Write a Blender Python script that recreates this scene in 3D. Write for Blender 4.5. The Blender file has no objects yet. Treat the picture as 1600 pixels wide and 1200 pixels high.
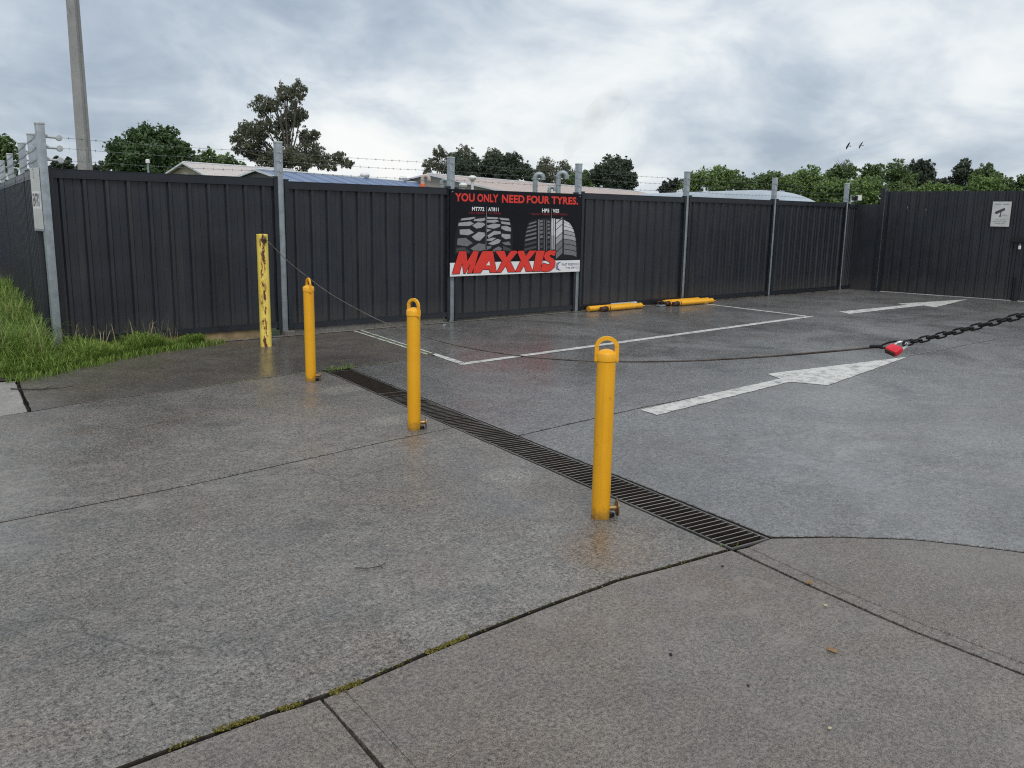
import bpy, bmesh, math, random
import numpy as np
from mathutils import Vector, Matrix
from mathutils.geometry import tessellate_polygon

random.seed(7)
rng = np.random.default_rng(7)
R = math.radians
scene = bpy.context.scene
col = scene.collection

# ------------------------------------------------------------------ camera
cam_data = bpy.data.cameras.new('camera')
cam = bpy.data.objects.new('camera', cam_data)
col.objects.link(cam)
fwd = Vector((0.64386, 0.74094, -0.19092)).normalized()
rgt = Vector((0.75687, -0.65335, 0.01688)).normalized()
upv = rgt.cross(fwd).normalized()
cam.matrix_world = Matrix((
    (rgt.x, upv.x, -fwd.x, -2.3748), (rgt.y, upv.y, -fwd.y, -10.4995),
    (rgt.z, upv.z, -fwd.z, 1.60), (0, 0, 0, 1)))
cam_data.sensor_width = 36.0
cam_data.lens = 30.44
cam_data.clip_start = 0.05
cam_data.clip_end = 6000
scene.camera = cam

# ------------------------------------------------------------------ sky, sun, exposure
SKX, SKY = 5.7, 2.9                     # drift of the cloud deck
SUN_EL, SUN_AZ = R(52), R(215)          # azimuth measured from +Y, clockwise
world = bpy.data.worlds.new('World')
scene.world = world
world.use_nodes = True
wn, wl = world.node_tree.nodes, world.node_tree.links
wn.clear()


def N(nt, typ, **kw):
    n = nt.nodes.new(typ)
    for k, v in kw.items():
        setattr(n, k, v)
    return n


def build_world():
    nt = world.node_tree
    L = nt.links
    out = N(nt, 'ShaderNodeOutputWorld')
    bg = N(nt, 'ShaderNodeBackground')
    bg.inputs['Strength'].default_value = 0.1
    L.new(bg.outputs[0], out.inputs[0])
    sky = N(nt, 'ShaderNodeTexSky', sky_type='NISHITA', sun_disc=False)
    sky.sun_elevation = SUN_EL
    sky.sun_rotation = SUN_AZ
    sky.air_density = 1.0
    sky.dust_density = 2.0
    tc = N(nt, 'ShaderNodeTexCoord')
    sep = N(nt, 'ShaderNodeSeparateXYZ')
    L.new(tc.outputs['Generated'], sep.inputs[0])

    def M(op, a, b=None, c=None):
        m = N(nt, 'ShaderNodeMath', operation=op)
        for i, v in enumerate((a, b, c)):
            if v is None:
                continue
            if isinstance(v, (int, float)):
                m.inputs[i].default_value = v
            else:
                L.new(v, m.inputs[i])
        return m.outputs[0]
    zz = M('MAXIMUM', sep.outputs[2], 0.0)
    den = M('ADD', zz, 0.38)
    px = M('DIVIDE', sep.outputs[0], den)
    py = M('DIVIDE', sep.outputs[1], den)
    comb = N(nt, 'ShaderNodeCombineXYZ')
    L.new(px, comb.inputs[0])
    L.new(py, comb.inputs[1])

    def noise(scale, detail, rough, off, dist=0.0, stretch=(1, 1, 1), rot=0.0):
        mp = N(nt, 'ShaderNodeMapping')
        mp.inputs['Location'].default_value = off
        mp.inputs['Scale'].default_value = stretch
        mp.inputs['Rotation'].default_value = (0, 0, rot)
        L.new(comb.outputs[0], mp.inputs[0])
        n = N(nt, 'ShaderNodeTexNoise')
        n.inputs['Scale'].default_value = scale
        n.inputs['Detail'].default_value = detail
        n.inputs['Roughness'].default_value = rough
        n.inputs['Distortion'].default_value = dist
        L.new(mp.outputs[0], n.inputs['Vector'])
        return n.outputs['Fac']
    n1 = noise(1.15, 5, 0.48, (SKX, SKY, 0.0), 0.6)
    n2 = noise(3.2, 9, 0.56, (11.3, 2.2, 0.0), 0.7)
    n3 = noise(10.0, 7, 0.62, (5.0, 1.0, 0.0), 0.4)
    mix = M('ADD', M('MULTIPLY', n1, 0.62), M('ADD', M('MULTIPLY', n2, 0.30), M('MULTIPLY', n3, 0.08)))
    ramp = N(nt, 'ShaderNodeValToRGB')
    el = ramp.color_ramp.elements
    el[0].position = 0.38
    el[0].color = (0.36, 0.43, 0.52, 1)
    el[1].position = 0.62
    el[1].color = (0.93, 0.935, 0.925, 1)
    for p, c in ((0.44, (0.47, 0.54, 0.62, 1)), (0.49, (0.61, 0.67, 0.73, 1)), (0.55, (0.79, 0.83, 0.85, 1))):
        e = ramp.color_ramp.elements.new(p)
        e.color = c
    L.new(mix, ramp.inputs[0])
    sc = N(nt, 'ShaderNodeVectorMath', operation='SCALE')
    sc.inputs['Scale'].default_value = 7.1
    L.new(ramp.outputs[0], sc.inputs[0])
    # thin cloud lets a little of the blue sky through
    mx = N(nt, 'ShaderNodeMix', data_type='RGBA')
    mx.inputs['Factor'].default_value = 0.93
    L.new(sky.outputs[0], mx.inputs['A'])
    L.new(sc.outputs[0], mx.inputs['B'])
    L.new(mx.outputs['Result'], bg.inputs[0])


build_world()

sun_data = bpy.data.lights.new('sun', 'SUN')
sun_data.energy = 1.2
sun_data.angle = R(30)
sun_data.color = (1.0, 0.96, 0.9)
sun = bpy.data.objects.new('sun', sun_data)
col.objects.link(sun)
sdir = Vector((math.sin(SUN_AZ) * math.cos(SUN_EL), math.cos(SUN_AZ) * math.cos(SUN_EL), math.sin(SUN_EL)))
sun.rotation_euler = (-sdir).to_track_quat('-Z', 'Y').to_euler()

vs = scene.view_settings
vs.view_transform = 'Standard'
vs.look = 'None'
vs.exposure = 0.58
vs.gamma = 1.0
vs.use_curve_mapping = False
scene.cycles.use_denoising = False        # keep the fine stone texture
scene.cycles.filter_width = 1.15

# ------------------------------------------------------------------ materials
MATS = {}


class NB:
    """small node-building helper for one material"""

    def __init__(self, name):
        self.m = bpy.data.materials.new(name)
        self.m.use_nodes = True
        self.nt = self.m.node_tree
        self.nt.nodes.clear()
        self.out = self.n('ShaderNodeOutputMaterial')
        self.b = self.n('ShaderNodeBsdfPrincipled')
        self.link(self.b.outputs[0], self.out.inputs[0])
        MATS[name] = self.m

    def n(self, typ, **kw):
        return N(self.nt, typ, **kw)

    def link(self, a, b):
        self.nt.links.new(a, b)

    def set(self, sock, v):
        if isinstance(v, (int, float)):
            self.b.inputs[sock].default_value = v
        elif isinstance(v, tuple):
            self.b.inputs[sock].default_value = v if len(v) == 4 else (*v, 1)
        else:
            self.link(v, self.b.inputs[sock])

    def pos(self, scale=(1, 1, 1), loc=(0, 0, 0), obj=False):
        mp = self.n('ShaderNodeMapping')
        mp.inputs['Scale'].default_value = scale
        mp.inputs['Location'].default_value = loc
        if obj:
            self.link(self.n('ShaderNodeTexCoord').outputs['Object'], mp.inputs[0])
        else:
            self.link(self.n('ShaderNodeNewGeometry').outputs['Position'], mp.inputs[0])
        return mp.outputs[0]

    def noise(self, scale, detail=4, rough=0.55, vec=None, dist=0.0):
        n = self.n('ShaderNodeTexNoise')
        n.inputs['Scale'].default_value = scale
        n.inputs['Detail'].default_value = detail
        n.inputs['Roughness'].default_value = rough
        n.inputs['Distortion'].default_value = dist
        self.link(vec if vec is not None else self.pos(), n.inputs['Vector'])
        return n.outputs['Fac']

    def math(self, op, a, b=None, c=None, clamp=False):
        m = self.n('ShaderNodeMath', operation=op)
        m.use_clamp = clamp
        for i, v in enumerate((a, b, c)):
            if v is None:
                continue
            if isinstance(v, (int, float)):
                m.inputs[i].default_value = v
            else:
                self.link(v, m.inputs[i])
        return m.outputs[0]

    def ramp(self, fac, stops):
        r = self.n('ShaderNodeValToRGB')
        e = r.color_ramp.elements
        while len(e) < len(stops):
            e.new(0.5)
        for i, (p, c) in enumerate(stops):
            e[i].position = p
            e[i].color = (c, c, c, 1) if isinstance(c, (int, float)) else (*c, 1)
        self.link(fac, r.inputs[0])
        return r.outputs[0]

    def mix(self, fac, a, b, mode='MIX'):
        m = self.n('ShaderNodeMix', data_type='RGBA', blend_type=mode)
        for s, v in (('Factor', fac), ('A', a), ('B', b)):
            if isinstance(v, (int, float)):
                m.inputs[s].default_value = v if s == 'Factor' else (v, v, v, 1)
            elif isinstance(v, tuple):
                m.inputs[s].default_value = (*v, 1)
            else:
                self.link(v, m.inputs[s])
        return m.outputs['Result']

    def bump(self, h, strength, dist, prev=None):
        b = self.n('ShaderNodeBump')
        b.inputs['Strength'].default_value = strength
        b.inputs['Distance'].default_value = dist
        self.link(h, b.inputs['Height'])
        if prev is not None:
            self.link(prev, b.inputs['Normal'])
        return b.outputs[0]

    def island(self):
        return self.n('ShaderNodeNewGeometry').outputs['Random Per Island']


def plain(name, c, rough=0.5, metal=0.0, var=0.18, scale=6.0, bump=0.0, bscale=60.0, obj=False, spec=0.5):
    k = NB(name)
    v = k.pos(obj=obj)
    f = k.noise(scale, 5, 0.6, v)
    lo = tuple(x * (1 - var) for x in c)
    hi = tuple(min(1, x * (1 + var)) for x in c)
    k.set('Base Color', k.ramp(f, ((0.3, lo), (0.7, hi))))
    k.set('Roughness', k.ramp(k.noise(scale * 2.3, 4, 0.6, v), ((0.3, max(0.05, rough - 0.1)), (0.7, min(1, rough + 0.1)))))
    k.set('Metallic', metal)
    k.set('Specular IOR Level', spec)
    if bump:
        k.set('Normal', k.bump(k.noise(bscale, 3, 0.6, v), bump, 0.004))
    return k.m


def concrete(name, dark, light, grain=0.35, rough=(0.34, 0.62), brown=None, stains_reflections=(), cool=None, streak=0.0, spec=0.5, fine=190.0, rings=(), bump=0.4, cracks=0.45, gw=(0.30, 0.38, 0.32), flake=0.4):
    """weathered wet concrete: drifting tone, warm and cool patches, stone speckle, open pits, damp film"""
    k = NB(name)
    p = k.pos()
    big = k.noise(0.42, 6, 0.6, p, 0.4)
    mid = k.noise(2.6, 7, 0.62, p)
    blot = k.noise(9.0, 6, 0.68, p)
    f = k.math('ADD', k.math('MULTIPLY', big, 0.45), k.math('ADD', k.math('MULTIPLY', mid, 0.33), k.math('MULTIPLY', blot, 0.22)))
    c = k.ramp(f, ((0.38, dark), (0.62, light)))
    if brown:
        bm = k.ramp(k.noise(1.1, 7, 0.68, k.pos(loc=(4, 9, 0))), ((0.44, 0.0), (0.66, 0.6)))
        c = k.mix(bm, c, brown)
    if cool:
        cm = k.ramp(k.noise(3.4, 8, 0.72, k.pos(loc=(1, 3, 5))), ((0.48, 0.0), (0.66, 0.5)))
        c = k.mix(cm, c, cool)
    for (sx, sy, rx, ry, amt, sc) in stains_reflections:
        mp = k.n('ShaderNodeMapping')
        mp.vector_type = 'POINT'
        mp.inputs['Location'].default_value = (-sx / rx, -sy / ry, 0)
        mp.inputs['Scale'].default_value = (1 / rx, 1 / ry, 0)
        k.link(k.n('ShaderNodeNewGeometry').outputs['Position'], mp.inputs[0])
        ln = k.n('ShaderNodeVectorMath', operation='LENGTH')
        k.link(mp.outputs[0], ln.inputs[0])
        d = k.math('ADD', ln.outputs['Value'], k.math('MULTIPLY', k.math('SUBTRACT', mid, 0.5), 1.6))
        c = k.mix(k.math('MULTIPLY', k.ramp(d, ((0.45, 1.0), (1.0, 0.0))), amt), c, sc)
    for (cx, cy, rr, wd, amt) in rings:          # old tyre marks left by turning vehicles
        mp = k.n('ShaderNodeMapping')
        mp.inputs['Location'].default_value = (-cx, -cy, 0)
        mp.inputs['Scale'].default_value = (1, 1, 0)
        k.link(k.n('ShaderNodeNewGeometry').outputs['Position'], mp.inputs[0])
        ln = k.n('ShaderNodeVectorMath', operation='LENGTH')
        k.link(mp.outputs[0], ln.inputs[0])
        d = k.math('ABSOLUTE', k.math('SUBTRACT', ln.outputs['Value'], rr))
        d = k.math('ADD', d, k.math('MULTIPLY', k.math('SUBTRACT', blot, 0.5), wd * 2.0))
        fade = k.ramp(k.noise(0.9, 2, 0.5, k.pos(loc=(7, 2, 0))), ((0.40, 0.0), (0.62, 1.0)))
        c = k.mix(k.math('MULTIPLY', k.math('MULTIPLY', k.ramp(d, ((wd * 0.4, 1.0), (wd, 0.0))), fade), amt), c, (0.04, 0.04, 0.042))
    g0 = k.noise(24.0, 4, 0.75, p)
    g1 = k.noise(66.0, 2, 0.7, p)
    g2 = k.noise(fine, 2, 0.65, p)
    g = k.math('ADD', k.math('MULTIPLY', g0, gw[0]), k.math('ADD', k.math('MULTIPLY', g1, gw[1]), k.math('MULTIPLY', g2, gw[2])))
    hi = 1 + grain
    gm = k.ramp(g, ((0.40, max(0.02, 1 - grain) / hi), (0.5, 0.95 / hi), (0.60, 1.0)))
    vm = k.n('ShaderNodeVectorMath', operation='SCALE')
    k.link(k.mix(1.0, c, gm, 'MULTIPLY'), vm.inputs[0])
    vm.inputs['Scale'].default_value = hi
    c = vm.outputs[0]
    fl = k.math('MULTIPLY', k.ramp(k.noise(5.5, 9, 0.78, k.pos(loc=(9, 4, 2))), ((0.535, 0.0), (0.555, 1.0))), k.ramp(k.noise(0.5, 3, 0.5, k.pos(loc=(1, 8, 2))), ((0.45, 0.0), (0.6, flake))))
    c = k.mix(fl, c, tuple(x * 1.28 for x in light))
    if cracks:
        wv = k.n('ShaderNodeVectorMath', operation='ADD')
        k.link(p, wv.inputs[0])
        nz = k.n('ShaderNodeTexNoise')
        nz.inputs['Scale'].default_value = 2.2
        nz.inputs['Detail'].default_value = 6
        k.link(p, nz.inputs['Vector'])
        sv = k.n('ShaderNodeVectorMath', operation='SCALE')
        sv.inputs['Scale'].default_value = 0.5
        k.link(nz.outputs['Color'], sv.inputs[0])
        k.link(sv.outputs[0], wv.inputs[1])
        ve = k.n('ShaderNodeTexVoronoi', feature='DISTANCE_TO_EDGE')
        ve.inputs['Scale'].default_value = 0.36
        k.link(wv.outputs[0], ve.inputs['Vector'])
        cr = k.math('MULTIPLY', k.ramp(ve.outputs['Distance'], ((0.0012, 1.0), (0.0035, 0.0))), k.ramp(k.noise(0.6, 3, 0.5, k.pos(loc=(3, 3, 3))), ((0.52, 0.0), (0.58, cracks))))
        c = k.mix(cr, c, (0.02, 0.019, 0.017))
    # dark open pits between the stones
    vo = k.n('ShaderNodeTexVoronoi')
    vo.inputs['Scale'].default_value = 30
    k.link(p, vo.inputs['Vector'])
    pit = k.math('MULTIPLY', k.ramp(vo.outputs['Distance'], ((0.09, 1.0), (0.20, 0.0))),
                 k.ramp(k.noise(1.3, 4, 0.6, k.pos(loc=(8, 1, 3))), ((0.50, 0.0), (0.60, 1.0))))
    c = k.mix(k.math('MULTIPLY', pit, 0.8), c, (0.014, 0.014, 0.014))
    k.set('Base Color', c)
    wet = k.noise(0.7, 7, 0.64, k.pos(loc=(2, 5, 1)), 0.6)
    rr = k.ramp(wet, ((0.38, rough[0]), (0.62, rough[1])))
    k.set('Roughness', k.math('ADD', rr, k.math('MULTIPLY', k.math('SUBTRACT', g1, 0.5), 0.5), None, True))
    k.set('Specular IOR Level', spec)
    n1 = k.bump(g, bump, 0.004)
    n2 = k.bump(blot, 0.2, 0.006, n1)
    if streak:
        s = k.noise(14, 4, 0.6, k.pos(scale=(1, 5, 1)), 0.8)
        n2 = k.bump(s, streak, 0.004, n2)
    k.set('Normal', n2)
    return k.m


STAINS_REFLECTIONS = ((1.30, -4.87, 0.30, 0.20, 0.32, (0.30, 0.29, 0.25)), (1.58, -3.55, 0.30, 0.22, 0.32, (0.30, 0.29, 0.25)),
          (1.04, -6.56, 0.22, 0.2, 0.32, (0.30, 0.29, 0.25)), (0.56, -7.40, 0.16, 0.12, 0.25, (0.28, 0.27, 0.24)),
          (0.62, -7.80, 0.34, 0.30, 0.45, (0.17, 0.115, 0.07)), (-0.35, -6.6, 0.16, 0.10, 0.35, (0.035, 0.034, 0.033)), (-0.1, -6.75, 0.06, 0.05, 0.4, (0.035, 0.034, 0.033)),  # brown entry: rust stain and yellow reflection painted below the near bollard
          (-1.6, -6.9, 0.5, 0.12, 0.25, (0.05, 0.049, 0.048)), (0.2, -4.2, 0.25, 0.14, 0.3, (0.04, 0.039, 0.038)), (-0.6, -7.7, 0.4, 0.1, 0.22, (0.05, 0.049, 0.05)), (1.0, -5.5, 0.2, 0.2, 0.4, (0.17, 0.12, 0.08)))  # last entry: brown reflection and rust painted below the middle bollard
concrete('concrete_driveway', (0.102, 0.095, 0.087), (0.186, 0.173, 0.156), 0.98, (0.24, 0.54), (0.150, 0.124, 0.100), STAINS_REFLECTIONS, (0.082, 0.083, 0.087), 0.0, 0.55, 190.0, (), 0.35, 0.6, (0.24, 0.38, 0.38))
concrete('concrete_strip', (0.060, 0.054, 0.048), (0.128, 0.115, 0.100), 0.75, (0.20, 0.48), (0.105, 0.082, 0.062), (), (0.056, 0.054, 0.052), 0.0, 0.55)
concrete('concrete_yard', (0.096, 0.096, 0.096), (0.178, 0.175, 0.172), 1.0, (0.19, 0.40), (0.115, 0.103, 0.093), (), (0.072, 0.073, 0.076), 0.12, 0.75, 150.0,
         ((2.4, -3.2, 4.92, 0.20, 0.5), (2.4, -3.2, 3.45, 0.16, 0.3)), 0.28)
concrete('concrete_footpath', (0.116, 0.101, 0.088), (0.186, 0.164, 0.144), 0.75, (0.30, 0.60), (0.155, 0.120, 0.098), (), (0.120, 0.115, 0.113), 0.12, 0.5, 230.0, (), 0.35, 0.5, (0.14, 0.36, 0.50))
concrete('concrete_pale', (0.20, 0.19, 0.18), (0.31, 0.30, 0.28), 0.4, (0.45, 0.7))
concrete('concrete_plinth', (0.09, 0.085, 0.078), (0.20, 0.19, 0.17), 0.4, (0.5, 0.8))
concrete('concrete_pole', (0.235, 0.237, 0.235), (0.335, 0.337, 0.332), 0.12, (0.7, 0.9))
plain('soil', (0.028, 0.023, 0.018), 0.9, var=0.4, scale=20, bump=0.5)
plain('field', (0.06, 0.085, 0.03), 0.95, var=0.4, scale=0.2)


def fence_material():
    k = NB('dark_steel_sheet')
    p = k.pos()
    c = k.ramp(k.noise(1.4, 6, 0.6, p), ((0.3, (0.010, 0.0125, 0.018)), (0.7, (0.017, 0.0205, 0.028))))
    dust = k.math('MULTIPLY', k.ramp(k.noise(9, 6, 0.72, k.pos(scale=(1, 1, 0.07))), ((0.48, 0.0), (0.75, 1.0))), 0.22)
    c = k.mix(dust, c, (0.10, 0.095, 0.085))
    vo = k.n('ShaderNodeTexVoronoi')
    vo.inputs['Scale'].default_value = 2.6
    k.link(k.pos(scale=(1, 1, 0.55)), vo.inputs['Vector'])
    sp = k.ramp(vo.outputs['Distance'], ((0.03, 1.0), (0.05, 0.0)))
    sp = k.math('MULTIPLY', sp, k.ramp(k.noise(1.1, 2, 0.5, p), ((0.5, 0.0), (0.6, 0.6))))
    c = k.mix(sp, c, (0.3, 0.3, 0.29))
    sz = k.n('ShaderNodeSeparateXYZ')
    k.link(p, sz.inputs[0])
    sp2 = k.ramp(k.math('ADD', sz.outputs[2], k.math('MULTIPLY', k.math('SUBTRACT', k.noise(6, 6, 0.7, p), 0.5), 0.5)), ((0.10, 0.35), (0.42, 0.0)))
    c = k.mix(sp2, c, (0.07, 0.062, 0.052))
    k.set('Base Color', c)
    k.set('Normal', k.bump(k.noise(1.6, 3, 0.5, p), 0.2, 0.02))
    k.set('Roughness', k.ramp(k.noise(3, 5, 0.6, p), ((0.3, 0.28), (0.7, 0.42))))
    k.set('Specular IOR Level', 0.55)


fence_material()
plain('dark_steel_rail', (0.013, 0.016, 0.022), 0.36, var=0.25, scale=5)
plain('galvanised', (0.27, 0.31, 0.335), 0.42, 0.3, 0.22, 9)
plain('galvanised_light', (0.42, 0.45, 0.46), 0.4, 0.3, 0.15, 9)
plain('wire_steel', (0.16, 0.17, 0.17), 0.5, 0.6, 0.3, 20)
plain('timber', (0.26, 0.19, 0.105), 0.85, var=0.35, scale=7, bump=0.4, bscale=25)
plain('brass', (0.26, 0.17, 0.075), 0.4, 0.7, 0.6, 45)
plain('rusty_steel', (0.075, 0.04, 0.028), 0.75, 0.2, 0.5, 40)
plain('black_steel', (0.012, 0.012, 0.013), 0.5, 0.3, 0.4, 30)
plain('red_vinyl', (0.60, 0.018, 0.035), 0.32, 0.0, 0.12, 30)
plain('chrome', (0.75, 0.75, 0.76), 0.22, 0.9, 0.05, 20)
plain('grate_steel', (0.12, 0.116, 0.11), 0.5, 0.3, 0.5, 3)
plain('drain_dark', (0.008, 0.007, 0.006), 0.9, var=0.5, scale=12, spec=0.1)
plain('joint_dirt', (0.030, 0.027, 0.022), 0.95, var=0.5, scale=18, spec=0.1)
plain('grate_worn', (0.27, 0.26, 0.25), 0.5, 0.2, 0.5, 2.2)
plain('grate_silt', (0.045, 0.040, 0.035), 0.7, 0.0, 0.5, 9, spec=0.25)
plain('grate_rust_shade', (0.022, 0.016, 0.012), 0.8, 0.0, 0.4, 12, spec=0.2)  # rust, with the shade between the bars put into its colour
plain('white_board', (0.72, 0.73, 0.74), 0.4, var=0.06, scale=4)
plain('sign_white', (0.52, 0.53, 0.52), 0.45, var=0.1, scale=5)
plain('sign_grey_text', (0.20, 0.21, 0.21), 0.5, var=0.05)
plain('sign_dark_text', (0.05, 0.045, 0.055), 0.5, var=0.05)
plain('print_black', (0.008, 0.008, 0.012), 0.4, var=0.25, scale=2, spec=0.15)
plain('print_red', (0.66, 0.035, 0.022), 0.5, var=0.06)
plain('print_dark_red', (0.22, 0.012, 0.02), 0.4, var=0.05)
plain('print_tyre_dark', (0.016, 0.017, 0.021), 0.4, var=0.2, scale=5, spec=0.15)
for i, g in enumerate((0.05, 0.15, 0.33, 0.55)):
    plain('print_grey_%d' % i, (g * 0.97, g, g * 1.04), 0.4, var=0.1, scale=12)
plain('print_navy', (0.03, 0.03, 0.16), 0.4, var=0.05)
plain('print_violet', (0.16, 0.12, 0.30), 0.4, var=0.05)
plain('wall_beige', (0.42, 0.37, 0.29), 0.85, var=0.08, scale=2)
plain('wall_grey', (0.20, 0.20, 0.21), 0.85, var=0.08, scale=2)
plain('roof_pale', (0.50, 0.47, 0.44), 0.55, 0.0, 0.1, 1.5)
plain('roof_blue', (0.13, 0.19, 0.32), 0.45, 0.1, 0.12, 1.0)
plain('roof_trim', (0.55, 0.57, 0.60), 0.5, 0.0, 0.1, 2)
plain('roof_pink', (0.44, 0.37, 0.34), 0.7, 0.0, 0.12, 0.8)
plain('silver_body', (0.42, 0.48, 0.53), 0.35, 0.3, 0.1, 1)
plain('blue_paint', (0.015, 0.14, 0.42), 0.5, var=0.2)
plain('white_paint_metal', (0.7, 0.7, 0.68), 0.5, var=0.1)
plain('orange_band', (0.65, 0.12, 0.03), 0.5, var=0.1)
plain('glass_dark', (0.02, 0.025, 0.03), 0.12, var=0.1)
plain('rubber', (0.02, 0.02, 0.02), 0.8, var=0.2)
plain('bird_dark', (0.02, 0.02, 0.025), 0.8, var=0.2)
plain('bird_grey', (0.17, 0.18, 0.20), 0.8, var=0.2)
plain('leaf_brown', (0.23, 0.13, 0.055), 0.7, var=0.35, scale=60)
plain('leaf_pale', (0.42, 0.36, 0.24), 0.7, var=0.3, scale=60)
plain('twig_brown', (0.03, 0.022, 0.016), 0.8, var=0.3, scale=40)
plain('pebble', (0.012, 0.012, 0.012), 0.7, var=0.3, scale=40)


def yellow_paint():
    k = NB('yellow_paint')
    p = k.pos()
    c = k.ramp(k.noise(3, 5, 0.6, p), ((0.3, (0.71, 0.335, 0.008)), (0.7, (0.82, 0.41, 0.012))))
    scf = k.ramp(k.noise(46, 5, 0.78, k.pos(scale=(1, 1, 0.35))), ((0.665, 0.0), (0.70, 0.75)))
    c = k.mix(scf, c, (0.13, 0.06, 0.02))
    # splashed grime above the ground
    sz = k.n('ShaderNodeSeparateXYZ')
    k.link(p, sz.inputs[0])
    low = k.ramp(k.math('ADD', sz.outputs[2], k.math('MULTIPLY', k.math('SUBTRACT', k.noise(30, 5, 0.7, p), 0.5), 0.16)), ((0.0, 0.75), (0.07, 0.0)))
    c = k.mix(low, c, (0.12, 0.075, 0.03))
    # faint run marks
    run = k.ramp(k.noise(40, 3, 0.6, k.pos(scale=(1, 1, 0.05))), ((0.55, 0.0), (0.75, 0.28)))
    c = k.mix(run, c, (0.42, 0.20, 0.01))
    k.set('Base Color', c)
    k.set('Roughness', k.ramp(k.noise(9, 4, 0.6, p), ((0.3, 0.30), (0.7, 0.48))))
    k.set('Normal', k.bump(k.noise(70, 3, 0.6, p), 0.12, 0.002))

    k = NB('old_yellow_paint')
    p = k.pos()
    c = k.ramp(k.noise(5, 6, 0.6, p), ((0.3, (0.70, 0.52, 0.075)), (0.7, (0.82, 0.66, 0.15))))
    # scraped streak down the side that faces the driveway
    mp = k.n('ShaderNodeMapping')
    mp.inputs['Location'].default_value = (-2.135, 0, 0)
    k.link(k.n('ShaderNodeNewGeometry').outputs['Position'], mp.inputs[0])
    sx = k.n('ShaderNodeSeparateXYZ')
    k.link(mp.outputs[0], sx.inputs[0])
    band = k.ramp(k.math('ABSOLUTE', sx.outputs[0]), ((0.012, 1.0), (0.05, 0.0)))
    fl = k.noise(26, 6, 0.7, k.pos(scale=(1, 1, 0.32)))
    m = k.ramp(k.math('ADD', fl, k.math('MULTIPLY', band, 0.24)), ((0.748, 0.0), (0.765, 1.0)))
    c = k.mix(k.ramp(k.math('ADD', fl, k.math('MULTIPLY', band, 0.24)), ((0.68, 0.0), (0.74, 0.6))), c, (0.45, 0.20, 0.05))
    c = k.mix(m, c, (0.085, 0.030, 0.016))
    k.set('Base Color', c)
    k.set('Roughness', 0.55)
    k.set('Normal', k.bump(m, 0.5, -0.002))

    k = NB('white_road_paint')
    p = k.pos()
    worn = k.ramp(k.math('ADD', k.math('MULTIPLY', k.noise(7, 6, 0.7, p), 0.6), k.math('MULTIPLY', k.noise(60, 4, 0.7, p), 0.4)),
                  ((0.40, 0.9), (0.52, 0.0)))
    c = k.mix(k.noise(2.0, 4, 0.6, p), (0.50, 0.50, 0.47), (0.66, 0.66, 0.63))
    c = k.mix(worn, c, (0.16, 0.16, 0.155))
    k.set('Base Color', c)
    k.set('Roughness', 0.5)
    k.set('Normal', k.bump(k.noise(110, 2, 0.6, p), 0.4, 0.003))

    k = NB('cable_steel')
    p = k.pos()
    k.set('Base Color', k.ramp(k.noise(6, 5, 0.7, p), ((0.35, (0.055, 0.035, 0.028)), (0.65, (0.16, 0.14, 0.125)))))
    k.set('Roughness', 0.55)
    k.set('Metallic', 0.3)


yellow_paint()


def leaf_material(name, a, b, rough=0.6, trans=0.25):
    k = NB(name)
    f = k.math('ADD', k.math('MULTIPLY', k.island(), 0.5), k.math('MULTIPLY', k.noise(0.6, 3, 0.6), 0.5))
    c = k.ramp(f, ((0.2, a), (0.8, b)))
    k.set('Base Color', c)
    k.set('Roughness', rough)
    k.set('Specular IOR Level', 0.3)
    if trans:
        t = k.n('ShaderNodeBsdfTranslucent')
        k.link(c, t.inputs['Color'])
        mx = k.n('ShaderNodeMixShader')
        mx.inputs[0].default_value = trans
        k.link(k.b.outputs[0], mx.inputs[1])
        k.link(t.outputs[0], mx.inputs[2])
        k.link(mx.outputs[0], k.out.inputs[0])
    return k.m


leaf_material('foliage_dark', (0.036, 0.074, 0.029), (0.095, 0.155, 0.058))
leaf_material('foliage_gum', (0.075, 0.086, 0.055), (0.150, 0.160, 0.105))
leaf_material('foliage_pine', (0.044, 0.066, 0.044), (0.088, 0.115, 0.074))
leaf_material('foliage_light', (0.110, 0.185, 0.055), (0.205, 0.295, 0.100))
leaf_material('foliage_mid', (0.082, 0.135, 0.048), (0.155, 0.220, 0.085))
leaf_material('foliage_sombre', (0.042, 0.058, 0.042), (0.082, 0.102, 0.070))
leaf_material('grass_blade', (0.085, 0.17, 0.026), (0.27, 0.37, 0.085), 0.5, 0.3)
leaf_material('grass_dry', (0.25, 0.21, 0.10), (0.40, 0.34, 0.20), 0.6, 0.2)
leaf_material('moss', (0.07, 0.075, 0.016), (0.24, 0.20, 0.05), 0.9, 0.0)
plain('bark', (0.085, 0.07, 0.058), 0.9, var=0.3, scale=4)
plain('bark_gum', (0.13, 0.115, 0.10), 0.85, var=0.3, scale=3)


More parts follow.
